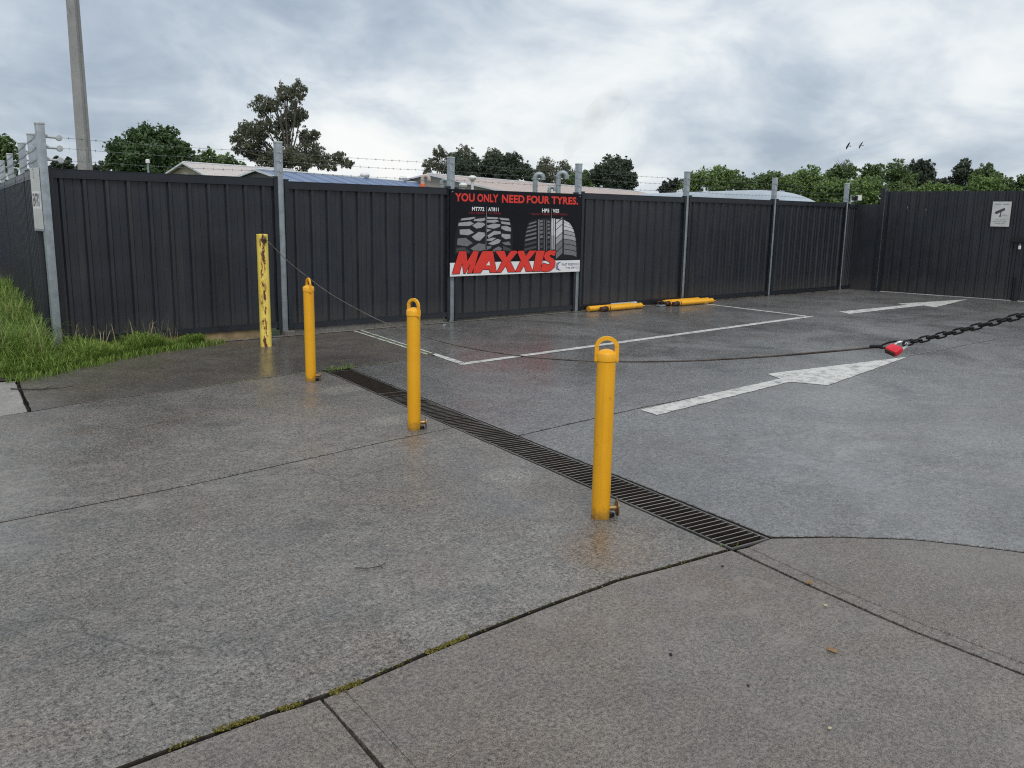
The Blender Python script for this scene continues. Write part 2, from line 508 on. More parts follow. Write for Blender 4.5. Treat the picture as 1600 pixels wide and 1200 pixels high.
# ------------------------------------------------------------------ mesh helpers
class MB:
    def __init__(self):
        self.v, self.f, self.mi = [], [], []

    def add(self, vs, fs, mi=0):
        o = len(self.v)
        self.v += [tuple(q) for q in vs]
        self.f += [tuple(i + o for i in f) for f in fs]
        self.mi += [mi] * len(fs)
        return self

    def box(self, c, s, mi=0, m=None, taper=1.0):
        x, y, z = s[0] / 2, s[1] / 2, s[2] / 2
        vs = []
        for dz in (-1, 1):
            t = taper if dz > 0 else 1.0
            for dx, dy in ((-1, -1), (1, -1), (1, 1), (-1, 1)):
                vs.append(Vector((dx * x * t, dy * y * t, dz * z)))
        if m is not None:
            vs = [m @ q for q in vs]
        c = Vector(c)
        return self.add([q + c for q in vs], [(0, 3, 2, 1), (4, 5, 6, 7), (0, 1, 5, 4), (1, 2, 6, 5), (2, 3, 7, 6), (3, 0, 4, 7)], mi)

    def bevel_box(self, c, s, b=0.004, mi=0, m=None):
        bm = bmesh.new()
        bmesh.ops.create_cube(bm, size=1)
        for q in bm.verts:
            q.co = Vector((q.co.x * s[0], q.co.y * s[1], q.co.z * s[2]))
        bmesh.ops.bevel(bm, geom=list(bm.edges), offset=b, segments=2, affect='EDGES', profile=0.5)
        bm.verts.index_update()
        c = Vector(c)
        vs = [(m @ q.co if m is not None else q.co) + c for q in bm.verts]
        self.add(vs, [[q.index for q in f.verts] for f in bm.faces], mi)
        bm.free()
        return self

    def tube(self, pts, r, seg=8, mi=0, caps=True, closed=False):
        pts = [Vector(q) for q in pts]
        n = len(pts)
        rs = r if isinstance(r, (list, tuple)) else [r] * n
        vs, fs = [], []
        prev = None
        for i, q in enumerate(pts):
            if closed:
                t = (pts[(i + 1) % n] - pts[i - 1]).normalized()
            else:
                t = (pts[min(i + 1, n - 1)] - pts[max(i - 1, 0)]).normalized()
            if prev is None:
                a = t.orthogonal().normalized()
            else:
                a = (prev - t * prev.dot(t))
                a = a.normalized() if a.length > 1e-6 else t.orthogonal().normalized()
            prev = a
            b = t.cross(a)
            for k in range(seg):
                w = 2 * math.pi * k / seg
                vs.append(q + (a * math.cos(w) + b * math.sin(w)) * rs[i])
        m = n if closed else n - 1
        for i in range(m):
            j = (i + 1) % n
            for k in range(seg):
                l = (k + 1) % seg
                fs.append((i * seg + k, i * seg + l, j * seg + l, j * seg + k))
        if caps and not closed:
            fs.append(tuple(range(seg - 1, -1, -1)))
            fs.append(tuple((n - 1) * seg + k for k in range(seg)))
        return self.add(vs, fs, mi)

    def lathe(self, prof, seg=24, c=(0, 0, 0), mi=0, m=None):
        vs, fs = [], []
        c = Vector(c)
        for r, z in prof:
            for k in range(seg):
                w = 2 * math.pi * k / seg
                q = Vector((r * math.cos(w), r * math.sin(w), z))
                vs.append((m @ q if m is not None else q) + c)
        for i in range(len(prof) - 1):
            for k in range(seg):
                l = (k + 1) % seg
                fs.append((i * seg + k, i * seg + l, (i + 1) * seg + l, (i + 1) * seg + k))
        fs.append(tuple(range(seg - 1, -1, -1)))
        fs.append(tuple((len(prof) - 1) * seg + k for k in range(seg)))
        return self.add(vs, fs, mi)

    def build(self, name, mats, parent=None, smooth=None, loc=None):
        me = bpy.data.meshes.new(name)
        me.from_pydata(self.v, [], self.f)
        mats = mats if isinstance(mats, (list, tuple)) else [mats]
        for m in mats:
            me.materials.append(MATS[m])
        if len(mats) > 1:
            me.polygons.foreach_set('material_index', self.mi)
        if smooth is not None:
            me.polygons.foreach_set('use_smooth', [True] * len(me.polygons))
            me.set_sharp_from_angle(angle=R(smooth))
        me.update()
        o = bpy.data.objects.new(name, me)
        col.objects.link(o)
        if parent is not None:
            o.parent = parent
            o.matrix_parent_inverse = Matrix.Translation(-Vector(world_loc(parent)))
        return o


def world_loc(o):
    q = Vector((0, 0, 0))
    while o is not None:
        q = q + Vector(o.location)
        o = None if o.parent is None else (o.parent if False else None)
    return q


def tag(o, label=None, cat=None, group=None, kind=None):
    if label:
        o['label'] = label
    if cat:
        o['category'] = cat
    if group:
        o['group'] = group
    if kind:
        o['kind'] = kind
    return o


def empty(name, loc, label=None, cat=None, group=None, kind=None):
    o = bpy.data.objects.new(name, None)
    o.location = loc
    o.empty_display_size = 0.2
    col.objects.link(o)
    return tag(o, label, cat, group, kind)


def copy_tree(o, parent=None):
    c = o.copy()
    col.objects.link(c)
    if parent is not None:
        c.parent = parent
        c.matrix_parent_inverse = o.matrix_parent_inverse.copy()
    for ch in list(o.children):
        copy_tree(ch, c)
    return c


def slab_mesh(outline, inset=0.003, z=0.0, depth=0.05, bevel=0.009, step=0.12, jit=0.0016):
    """a paving slab: jittered outline, worn rounded edge, vertical sides"""
    pts = []
    n = len(outline)
    area = sum(outline[i][0] * outline[(i + 1) % n][1] - outline[(i + 1) % n][0] * outline[i][1] for i in range(n))
    ol = list(outline) if area > 0 else list(outline)[::-1]
    for i in range(n):
        a, b = Vector(ol[i]), Vector(ol[(i + 1) % n])
        L = (b - a).length
        far = min(1.0, max(1.0, (a - Vector((-2.4, -10.5))).length / 9))
        k = min(120, max(1, int(L / step)))
        for j in range(k):
            q = a.lerp(b, j / k)
            if j:
                q = q + Vector((random.gauss(0, jit), random.gauss(0, jit)))
            pts.append(q)
    m = len(pts)

    def off(d):
        res = []
        for i in range(m):
            t1 = (pts[i] - pts[i - 1]).normalized()
            t2 = (pts[(i + 1) % m] - pts[i]).normalized()
            n1, n2 = Vector((-t1.y, t1.x)), Vector((-t2.y, t2.x))
            nn = (n1 + n2)
            nn = nn.normalized() if nn.length > 1e-4 else n1
            res.append(pts[i] + nn * (d / max(0.4, nn.dot(n1))))
        return res
    p0, p1, p2 = off(inset), off(inset + bevel * 0.35), off(inset + bevel)
    vs = [(q.x, q.y, z) for q in p2] + [(q.x, q.y, z - bevel * 0.4) for q in p1] + [(q.x, q.y, z - bevel) for q in p0] + [(q.x, q.y, z - depth) for q in p0]
    fs = [tuple(range(m))]
    for ring in range(3):
        for i in range(m):
            j = (i + 1) % m
            fs.append((ring * m + i, (ring + 1) * m + i, (ring + 1) * m + j, ring * m + j))
    b = MB()
    b.add(vs, fs[:1 + m])
    b.add([], [])
    o = len(fs[:1 + m])
    b.f += fs[1 + m:]
    b.mi += [1] * len(fs[1 + m:])
    return b


# ------------------------------------------------------------------ the ground
def build_ground():
    b = MB()
    z = -0.055
    hx0, hx1, hy0, hy1, F = 0.95, 2.35, -8.3, -2.55, 3000.0
    b.add([(-F, -F, z), (F, -F, z), (F, hy0, z), (-F, hy0, z)], [(0, 1, 2, 3)])
    b.add([(-F, hy0, z), (hx0, hy0, z), (hx0, hy1, z), (-F, hy1, z)], [(0, 1, 2, 3)])
    b.add([(hx1, hy0, z), (F, hy0, z), (F, hy1, z), (hx1, hy1, z)], [(0, 1, 2, 3)])
    b.add([(-F, hy1, z), (F, hy1, z), (F, 0.3, z), (-F, 0.3, z)], [(0, 1, 2, 3)])
    b.add([(-F, 0.3, z), (F, 0.3, z), (F, F, z), (-F, F, z)], [(0, 1, 2, 3)], 1)
    tag(b.build('ground', ['soil', 'field']), kind='structure')
    # raised earth of the verge under the long grass
    v = MB()
    pts = [(-30, -1.35), (-0.72, -1.35), (-0.45, -1.22), (-0.05, -0.95), (0.55, -0.55), (1.55, -0.22), (1.75, -0.08), (1.9, 12), (2.6, 18), (-30, 18)]
    v.add([(x, y, -0.004 if y < 0 else 0.02) for x, y in pts], [tuple(range(len(pts)))])
    tag(v.build('verge', 'soil'), kind='structure')


build_ground()

driveway = empty('driveway', (0, -5, 0), kind='structure')
footpath = empty('footpath', (0, -9, 0), kind='structure')
yard = empty('yard', (6, -4, 0), kind='structure')


def slab(outline, mat, parent, name='concrete_slab', **kw):
    return slab_mesh(outline, **kw).build(name, [mat, 'joint_dirt' if name == 'concrete_slab' else mat], parent)


DL0, DL1 = (1.915, -2.655), (1.118, -8.16)      # left edge of the drain, far and near
DR0, DR1 = (2.205, -2.665), (1.408, -8.185)     # right edge


def on(p, q, y):
    t = (y - p[1]) / (q[1] - p[1])
    return (p[0] + (q[0] - p[0]) * t, y)


slab([(-12, -8.06), (-1.75, -8.05), (-1.28, -8.06), (-1.0, -8.085), (-0.67, -8.06), (-0.12, -8.05), (0.39, -8.055), (0.68, -8.10), (1.108, -8.155),
      on(DL0, DL1, -5.34), (0.87, -5.385), (-0.57, -5.535), (-1.57, -5.565), (-12, -5.9)], 'concrete_driveway', driveway, inset=0.006)
slab([(-12, -5.9), (-1.57, -5.565), (-0.57, -5.535), (0.87, -5.385), on(DL0, DL1, -5.34), (1.908, -2.66), (1.82, -2.56), (0.57, -2.73), (-0.43, -2.80), (-0.86, -2.905), (-1.08, -2.93), (-12, -3.3)],
     'concrete_driveway', driveway, inset=0.006)
slab([(-0.86, -2.9), (-0.43, -2.79), (0.57, -2.72), (1.82, -2.55), (2.25, -2.61), (2.99, -2.53), (3.40, -2.47), (3.79, -0.04), (1.3, -0.04), (-0.2, -0.9), (-0.64, -1.4)],
     'concrete_strip', driveway, inset=0.006, jit=0.004)
slab([(-12, -3.3), (-1.08, -2.93), (-0.87, -2.9), (-0.66, -1.42), (-12, -1.5)], 'concrete_pale', footpath, inset=0.007)
# footpath in the foreground: each bay has a trowelled border strip beside its joint
slab([(-12, -8.07), (-1.75, -8.06), (-1.28, -8.07), (-1.19, -8.085), (-1.30, -9.2), (-1.75, -13.0), (-12, -13.0)], 'concrete_footpath', footpath, inset=0.006, bevel=0.006)
slab([(-1.205, -8.088), (-1.112, -8.093), (-1.217, -9.2), (-1.667, -13), (-1.765, -13), (-1.315, -9.2)], 'concrete_footpath', footpath, 'border_strip', inset=0.0, bevel=0.0014, z=-0.0038)
slab([(-1.10, -8.097), (-1.01, -8.092), (-1.12, -9.2), (-1.56, -13), (-1.65, -13), (-1.205, -9.2)], 'concrete_footpath', footpath, 'border_strip', inset=0.0, bevel=0.0014, z=-0.0038)
slab([(-1.027, -8.095), (-0.67, -8.07), (-0.12, -8.06), (0.39, -8.065), (0.68, -8.11), (1.11, -8.165), (1.02, -8.65), (0.955, -9.12), (0.93, -9.54), (0.86, -13), (-1.577, -13), (-1.137, -9.2)],
     'concrete_footpath', footpath, inset=0.006, bevel=0.006)
slab([(1.13, -8.182), (1.21, -8.202), (1.12, -8.66), (1.055, -9.12), (1.03, -9.54), (0.97, -13), (0.875, -13), (0.945, -9.54), (0.97, -9.12), (1.035, -8.65)], 'concrete_footpath', footpath, 'border_strip', inset=0.0, bevel=0.0014, z=-0.0038)
slab([(1.193, -8.19), (1.40, -8.195), (1.67, -8.39), (1.95, -8.65), (2.01, -8.73), (2.23, -9.1), (4.6, -13), (0.953, -13), (1.013, -9.54), (1.038, -9.12), (1.103, -8.66)],
     'concrete_footpath', footpath, inset=0.007, bevel=0.007)
# yard beyond the drain
slab([(2.21, -2.63), (2.99, -2.54), (3.41, -2.48), (3.80, -0.04), (10.585, -0.04), (10.59, -5.79), (3.26, -5.74), on(DR0, DR1, -5.83)], 'concrete_yard', yard, inset=0.0065)
slab([on(DR0, DR1, -5.83), (3.26, -5.74), (10.59, -5.79), (10.62, -13), (4.6, -13), (2.23, -9.1), (2.01, -8.73), (1.95, -8.65), (1.67, -8.39), (1.41, -8.19)], 'concrete_yard', yard, inset=0.0065)
slab([(10.585, -0.04), (26, -0.04), (26, -5.85), (10.59, -5.79)], 'concrete_yard', yard, inset=0.0065)
slab([(10.59, -5.79), (26, -5.85), (26, -13), (10.62, -13)], 'concrete_yard', yard, inset=0.0065)


def strip(name, pts, parent, z=0.004, mat='white_road_paint'):
    """flat painted marking with slightly ragged edges"""
    out = []
    n = len(pts)
    for i in range(n):
        a, b = Vector(pts[i]), Vector(pts[(i + 1) % n])
        k = max(1, int((b - a).length / 0.05))
        for j in range(k):
            q = a.lerp(b, j / k)
            if j:
                q += Vector((random.gauss(0, 0.0035), random.gauss(0, 0.0035)))
            out.append((q.x, q.y, z))
    b = MB()
    b.add(out, [tuple(range(len(out)))])
    return b.build(name, mat, parent)


strip('painted_line', [(3.735, -0.10), (3.775, -0.10), (3.415, -2.36), (3.375, -2.36)], driveway)
strip('painted_line', [(3.84, -0.12), (3.875, -0.12), (3.505, -2.30), (3.47, -2.30)], yard)
strip('painted_line', [(3.42, -2.42), (3.51, -2.36), (3.40, -3.05), (3.275, -3.16)], yard)
strip('painted_line', [(3.285, -3.165), (3.41, -3.055), (10.99, -2.66), (11.12, -2.76), (11.10, -2.785)], yard)
strip('painted_line', [(11.00, -2.655), (11.10, -2.655), (11.34, -0.27), (11.24, -0.27)], yard)
strip('painted_arrow', [(3.15, -5.805), (5.44, -5.70), (5.57, -5.46), (8.04, -5.815), (5.52, -6.19), (5.36, -5.86), (3.11, -6.02)], yard)
strip('painted_arrow', [(12.24, -2.60), (14.70, -2.70), (14.74, -2.47), (17.15, -2.86), (14.74, -3.22), (14.86, -2.93), (12.06, -2.90)], yard)


# ------------------------------------------------------------------ the drain
def build_drain():
    root = empty('trench_drain', (1.66, -5.42, 0), 'long steel trench drain grate crossing the concrete behind the yellow bollards', 'drain')
    u = Vector((DL1[0] - DL0[0], DL1[1] - DL0[1], 0))
    Lg = u.length
    u.normalize()
    v = Vector((-u.y, u.x, 0))          # towards the yard side
    if v.x < 0:
        v = -v
    o = Vector((DL0[0], DL0[1], 0))
    w = 0.288
    rot = Matrix((u, v, Vector((0, 0, 1)))).transposed()
    for k, c in ((0.012, 'frame_rail'), (w - 0.012, 'frame_rail')):
        MB().box(o + u * Lg / 2 + v * k + Vector((0, 0, -0.022)), (Lg - 0.01, 0.011, 0.036), 0, rot).build(c, 'grate_steel', root)
    for k in (0.012, Lg - 0.012):
        MB().box(o + u * k + v * w / 2 + Vector((0, 0, -0.022)), (0.011, w - 0.036, 0.036), 0, rot).build('frame_rail', 'grate_steel', root)
    ch = MB()
    for k in (-0.006, w + 0.006):
        ch.box(o + u * Lg / 2 + v * k + Vector((0, 0, -0.16)), (Lg + 0.02, 0.012, 0.30), 0, rot)
    ch.box(o + u * Lg / 2 + v * w / 2 + Vector((0, 0, -0.315)), (Lg + 0.02, w + 0.03, 0.01), 0, rot)
    for k in (-0.004, Lg + 0.004):
        ch.box(o + u * k + v * w / 2 + Vector((0, 0, -0.16)), (0.008, w, 0.30), 0, rot)
    ch.build('channel', 'drain_dark', root)
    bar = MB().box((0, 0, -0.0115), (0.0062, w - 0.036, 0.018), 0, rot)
    bar.mi[1] = 1                       # trodden top worn bright; sides rust, darkened as if unlit
    me = None
    n = int((Lg - 0.04) / 0.046)
    for i in range(n):
        if me is None:
            ob = bar.build('grate_bar', ['grate_rust_shade', 'grate_worn'], root)
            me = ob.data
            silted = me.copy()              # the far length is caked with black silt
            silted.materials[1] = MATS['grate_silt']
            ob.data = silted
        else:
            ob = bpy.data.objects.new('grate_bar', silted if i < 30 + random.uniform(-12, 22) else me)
            col.objects.link(ob)
            ob.parent = root
            ob.matrix_parent_inverse = Matrix.Translation(-root.location)
        q = o + u * (0.03 + i * 0.046 + random.gauss(0, 0.0012)) + v * w / 2
        ob.location = (q.x, q.y, random.gauss(-0.001, 0.0008))
    return root


build_drain()


# ------------------------------------------------------------------ the fences
def ribbed(p0, p1, z0, z1, pitch=0.23, depth=0.030, first=0.11):
    """a bay of roll-formed steel sheet between two points, ribs towards the yard (-normal side)"""
    a, b = Vector((*p0, 0)), Vector((*p1, 0))
    t = (b - a)
    L = t.length
    t.normalize()
    n = Vector((t.y, -t.x, 0))
    prof = [(0.0, 0.0)]
    x = first
    while x < L - 0.07:
        prof += [(x - 0.034, 0.0), (x - 0.018, depth), (x + 0.018, depth), (x + 0.034, 0.0),
                 (x + pitch * 0.5 - 0.006, 0.0), (x + pitch * 0.5, 0.004), (x + pitch * 0.5 + 0.006, 0.0)]
        x += pitch
    prof = [q for q in prof if q[0] < L - 0.01] + [(L, 0.0)]
    m = MB()
    vs = []
    for z in (z0, z1):
        for s, d in prof:
            q = a + t * s + n * d
            vs.append((q.x, q.y, z))
    k = len(prof)
    m.add(vs, [(i, i + 1, k + i + 1, k + i) for i in range(k - 1)])
    # back skin so the sheet has thickness
    vs2 = []
    for z in (z0, z1):
        for s, d in prof:
            q = a + t * s + n * (d - 0.003)
            vs2.append((q.x, q.y, z))
    m.add(vs2, [(i, k + i, k + i + 1, i + 1) for i in range(k - 1)])
    return m


def obox(m, p0, p1, z0, z1, w, mi=0, off=0.0):
    a, b = Vector((*p0, 0)), Vector((*p1, 0))
    t = (b - a)
    L = t.length
    t.normalize()
    n = Vector((t.y, -t.x, 0))
    rot = Matrix((t, n, Vector((0, 0, 1)))).transposed()
    c = (a + b) / 2 + n * off + Vector((0, 0, (z0 + z1) / 2))
    return m.box(c, (L, w, z1 - z0), mi, rot)


def bay(root, p0, p1, z0, z1, pitch=0.23, first=0.11, depth=0.030):
    t = (Vector(p1) - Vector(p0)).normalized()
    s = ribbed(p0, p1, z0 + 0.05, z1 - 0.05, pitch, depth, first).build('fence_panel', 'dark_steel_sheet', root)
    top = MB()
    obox(top, p0, p1, z1 - 0.078, z1, 0.052, 0, 0.013)
    obox(top, p0, p1, z1 - 0.090, z1 - 0.0785, 0.060, 0, 0.013)
    obox(top, p0, p1, z1 + 0.0005, z1 + 0.008, 0.060, 0, 0.013)
    top.build('top_rail', 'dark_steel_rail', root)
    bot = MB()
    obox(bot, p0, p1, z0, z0 + 0.062, 0.052, 0, 0.013)
    obox(bot, p0, p1, z0 + 0.0625, z0 + 0.072, 0.060, 0, 0.013)
    bot.build('bottom_rail', 'dark_steel_rail', root)
    return s


def channel_post(root, p, t, z0, z1, side):
    """dark folded channel that caps the end of a bay, set beside a steel post"""
    q = Vector(p) + Vector(t) * side
    m = MB()
    d = Vector(t) * 0.027
    obox(m, q - d, q + d, z0, z1, 0.075, 0, 0.012)
    d2 = Vector(t) * 0.031
    obox(m, q - d2, q + d2, z1 + 0.0005, z1 + 0.010, 0.083, 0, 0.012)
    return m.build('channel_post', 'dark_steel_rail', root)


def steel_post(root, p, t, ztop, w=0.086, z0=-0.05, bolts=True):
    t = Vector(t)
    n = Vector((t.y, -t.x))
    rot = Matrix((Vector((t.x, t.y, 0)), Vector((n.x, n.y, 0)), Vector((0, 0, 1)))).transposed()
    c = Vector((p[0], p[1], (z0 + ztop) / 2))
    po = MB().bevel_box(c, (w, w, ztop - z0), 0.006, 0, rot).build('steel_post', 'galvanised', root, 40)
    cap = MB().bevel_box(Vector((p[0], p[1], ztop + 0.006)), (w + 0.008, w + 0.008, 0.028), 0.008, 0, rot).build('post_cap', 'galvanised_light', po, 40)
    if bolts:
        for zz in (2.10, 2.225, 2.335):
            q = Vector((p[0], p[1], zz)) + Vector((n.x, n.y, 0)) * (w / 2 + 0.003)
            m = MB().tube([q, q + Vector((n.x, n.y, 0)) * 0.012], 0.010, 6)
            m.build('bolt', 'chrome', po)
    return po


def barbed(root, p0, p1, z0, z1, sag=0.015):
    a, b = Vector((*p0, z0)), Vector((*p1, z1))
    L = (b - a).length
    n = max(8, int(L / 0.25))
    pts = []
    for i in range(n + 1):
        s = i / n
        q = a.lerp(b, s)
        q.z -= sag * 4 * s * (1 - s) * random.uniform(0.9, 1.1)
        pts.append(q)
    m = MB()
    m.tube(pts, 0.0019, 5)
    t = (b - a).normalized()
    x = 0.07
    while x < L - 0.04:
        s = x / L
        q = a.lerp(b, s)
        q.z -= sag * 4 * s * (1 - s)
        m.tube([q - t * 0.009, q + t * 0.009], 0.0032, 5)
        w = random.uniform(0, math.pi)
        for k in range(2):
            d = Vector((0, 0, 1)) * math.cos(w + k * 1.6) + t.cross(Vector((0, 0, 1))) * math.sin(w + k * 1.6)
            m.tube([q - d * 0.018, q + d * 0.018], [0.0014, 0.0014], 4)
        x += random.uniform(0.115, 0.15)
    return m.build('barbed_wire', 'wire_steel', root)


FX = [0.03, 2.77, 5.495, 8.15, 11.03, 13.97, 16.95]
front = empty('metal_fence', (8.5, 0, 0), 'long black ribbed steel fence across the back of the yard with galvanised posts', 'fence')
T = (1, 0)
heights = [(0.115, 2.005), (0.085, 1.975), (0.05, 1.965), (0.045, 1.985), (0.035, 2.0), (0.03, 2.005)]
for i in range(6):
    z0, z1 = heights[i]
    a, b = FX[i] + 0.074, FX[i + 1] - 0.074
    bay(front, (a + 0.02, 0), (b - 0.02, 0), z0, z1, 0.232, 0.09 + 0.03 * (i % 3))
    channel_post(front, (a, 0), T, z0 - 0.03, z1 + 0.022, 0.0)
    channel_post(front, (b, 0), T, z0 - 0.03, z1 + 0.022, 0.0)
for i, x in enumerate(FX):
    if i == 0:
        continue
    steel_post(front, (x, 0.012), T, 2.45 if i != 2 else 2.41)
bay(front, (17.045, 0), (17.42, 0), 0.03, 2.0, 0.075, 0.06)
for i in range(6):
    for zz in (2.10, 2.225, 2.335):
        barbed(front, (FX[i] + (0.2 if i == 0 else 0), -0.045 if i else -0.10), (FX[i + 1], -0.045), zz, zz)
for zz in (2.10, 2.225, 2.335):
    barbed(front, (FX[6], -0.045), (17.45, -0.03), zz, zz - 0.02)
# boards that close the gap under the first two bays
MB().bevel_box((1.34, 0.012, 0.048), (2.50, 0.045, 0.13), 0.006).build('timber_plinth', 'timber', front)
MB().bevel_box((4.12, 0.012, 0.036), (2.45, 0.045, 0.094), 0.006).build('concrete_plinth', 'concrete_plinth', front)
MB().bevel_box((11.45, 0.012, 0.01), (12.0, 0.04, 0.075), 0.006).build('concrete_plinth', 'concrete_plinth', front)
MB().bevel_box((2.80, -0.03, 0.02), (0.15, 0.15, 0.10), 0.01).build('post_footing', 'concrete_plinth', front)
kb = slab_mesh([(1.2, -0.13), (5.4, -0.105), (9.5, -0.075), (17.4, -0.075), (17.4, -0.035), (1.2, -0.05)], z=0.012, depth=0.03, jit=0.007, step=0.09)
kb.build('mortar_bead', ['concrete_plinth', 'joint_dirt'], front)

# corner post with its strain fittings, and the side fence running away on the left
side = empty('metal_fence', (0.6, 4, 0), 'black steel side fence running away from the corner above long grass', 'fence')
LD = Vector((0.1478, 0.989)).normalized()
cp = steel_post(side, (0.03, -0.09), T, 2.46, 0.082, -0.02, False)
for zz in (2.10, 2.225, 2.335):
    m = MB()
    m.tube([(0.07, -0.10, zz), (0.185, -0.10, zz - 0.003)], 0.013, 8)
    m.tube([(0.055, -0.10, zz + 0.014), (0.095, -0.10, zz + 0.012)], 0.017, 8)
    m.build('strain_arm', 'galvanised_light', cp, 40)
    m = MB()
    rot = Matrix.Rotation(R(90), 3, 'X')
    m.lathe([(0.012, -0.016), (0.030, -0.014), (0.034, -0.006), (0.026, 0.0), (0.034, 0.006), (0.030, 0.014), (0.012, 0.016)], 16, (0.205, -0.10, zz - 0.003), 0, rot)
    m.build('insulator', 'galvanised_light', cp, 40)
lt = [0.06, 1.54, 3.36, 6.42, 9.2, 12.0, 15.0]
for i in range(6):
    p0 = LD * (lt[i] + 0.05)
    p1 = LD * (lt[i + 1] - 0.05)
    bay(side, p1, p0, 0.05, 2.0, 0.232, 0.1, 0.042)
    channel_post(side, LD * (lt[i + 1]), LD, 0.0, 2.03, 0.0)
    if 0 < i + 1 < 6:
        pp = LD * lt[i + 1] + Vector((0.075, 0.0))
        ps = steel_post(side, pp, LD, 2.46, 0.09, -0.02, False)
        for zz in (2.12, 2.24, 2.36):
            q = Vector((pp.x, pp.y, zz))
            MB().tube([q + Vector((0.03, 0, 0)), q + Vector((0.10, 0.0, 0.0))], 0.013, 8).build('insulator', 'galvanised_light', ps)
    for zz in (2.12, 2.24, 2.36):
        barbed(side, LD * lt[i] + Vector((0.02, 0)), LD * lt[i + 1] + Vector((0.02, 0)), zz, zz)

# ------------------------------------------------------------------ gate
GA, GB, GC = Vector((17.50, -0.62)), Vector((17.80, -3.56)), Vector((18.10, -6.6))
gd = (GB - GA).normalized()


def gate_leaf(p0, p1, label, z0=0.008, z1=2.29, first=0.12):
    root = empty('metal_gate', ((p0.x + p1.x) / 2, (p0.y + p1.y) / 2, 0), label, 'gate')
    ribbed(p0, p1, z0, z1, 0.20, 0.026, first).build('gate_sheet', 'dark_steel_sheet', root)
    fr = MB()
    n = Vector((gd.y, -gd.x))
    for zz in (z0 + 0.05, 1.15, z1 - 0.05):
        obox(fr, p0, p1, zz - 0.025, zz + 0.025, 0.05, 0, -0.035)
    fr.build('cross_rail', 'dark_steel_rail', root)
    for q in (p0 + gd * 0.03, p1 - gd * 0.03):
        m = MB()
        obox(m, q - gd * 0.03, q + gd * 0.03, z0 - 0.01, z1 + 0.01, 0.06, 0, 0.005)
        m.build('frame_stile', 'dark_steel_rail', root)
    return root


g1 = gate_leaf(GA + gd * 0.05, GB - gd * 0.015, 'tall black steel gate leaf that carries the white camera sign')
g2 = gate_leaf(GB - gd * 0.012, GC, 'second black gate leaf, cut off by the right edge of the photo')
m = MB()
obox(m, GA - gd * 0.06, GA + gd * 0.03, -0.02, 2.36, 0.09)
m.build('gate_post', 'dark_steel_rail', front)
m = MB()
obox(m, (17.405, 0.03), (17.494, -0.56), 0.0, 2.0, 0.02)
m.build('infill_sheet', 'dark_steel_sheet', front)
gn = Vector((gd.y, -gd.x))
if gn.x > 0:
    gn = -gn


def gpt(s, z, off=0.0):
    q = GA + gd * s + gn * off
    return Vector((q.x, q.y, z))


grot = Matrix((Vector((gd.x, gd.y, 0)), Vector((gn.x, gn.y, 0)), Vector((0, 0, 1)))).transposed()
gl = GB - GA
MB().bevel_box(gpt(gl.length - 0.04, 1.28, 0.07), (0.34, 0.05, 0.12), 0.008, 0, grot).build('latch_box', 'black_steel', g1)
m = MB()
m.tube([gpt(gl.length - 0.05, 0.5, 0.06), gpt(gl.length - 0.05, -0.01, 0.06)], 0.02, 8)
m.build('drop_bolt', 'black_steel', g1)
pl = empty('padlock', gpt(gl.length - 0.02, 1.08, 0.08), 'small pale padlock hanging below the gate latch', 'padlock')
MB().bevel_box(gpt(gl.length - 0.02, 1.12, 0.08), (0.05, 0.03, 0.075), 0.008, 0, grot).build('lock_body', 'white_paint_metal', pl)
arc = [gpt(gl.length - 0.02 + 0.016 * math.cos(w), 1.16 + 0.034 * math.sin(w), 0.08) for w in np.linspace(0, math.pi, 9)]
MB().tube(arc, 0.004, 6).build('shackle', 'chrome', pl)

# camera notice on the gate
sg = empty('camera_sign', gpt(2.5, 1.54, 0.04), 'white security camera notice fixed to the black gate', 'sign')
SGX0, SGX1, SGZ0, SGZ1 = 2.315, 2.675, 1.545, 2.065
sc_, zc_ = (SGX0 + SGX1) / 2, (SGZ0 + SGZ1) / 2
MB().bevel_box(gpt(sc_, zc_, 0.045), (SGX1 - SGX0, 0.004, SGZ1 - SGZ0), 0.0015, 0, grot).build('sign_plate', 'sign_white', sg)


def on_gate(x, z, lay=0):
    return gpt(SGX0 + x, SGZ0 + z, 0.0478 + 0.0008 * lay)


def flat_poly(pts, mapf, name, mat, parent, lay=0):
    m = MB()
    P = [mapf(x, z, lay) for x, z in pts]
    tri = tessellate_polygon([[Vector((x, z, 0)) for x, z in pts]])
    m.add(P, [tuple(t) for t in tri])
    return m.build(name, mat, parent)


camp = MB()
for pts in ([(0.055, 0.275), (0.10, 0.262), (0.255, 0.345), (0.235, 0.392), (0.07, 0.312)], [(0.165, 0.30), (0.185, 0.308), (0.178, 0.225), (0.160, 0.222)], [(0.15, 0.205), (0.185, 0.205), (0.185, 0.232), (0.15, 0.232)]):
    tri = tessellate_polygon([[Vector((x, z, 0)) for x, z in pts]])
    camp.add([on_gate(x, z) for x, z in pts], [tuple(t) for t in tri])
camp.build('camera_symbol', 'sign_dark_text', sg)
wm = MB()
for z, h, words in ((0.455, 0.022, ((0.04, 0.17), (0.20, 0.31))), (0.232, 0.014, ((0.21, 0.31),)), (0.135, 0.014, ((0.09, 0.15), (0.17, 0.28))),
                    (0.095, 0.014, ((0.05, 0.11), (0.12, 0.20), (0.22, 0.31))), (0.055, 0.014, ((0.08, 0.19), (0.20, 0.28)))):
    for a, b in words:
        x = a
        while x < b - 0.006:
            wd = random.uniform(0.006, 0.012)
            wm.add([on_gate(x, z), on_gate(x + wd, z), on_gate(x + wd, z + h), on_gate(x, z + h)], [(0, 1, 2, 3)])
            x += wd + 0.004
wm.build('small_print', 'sign_grey_text', sg)

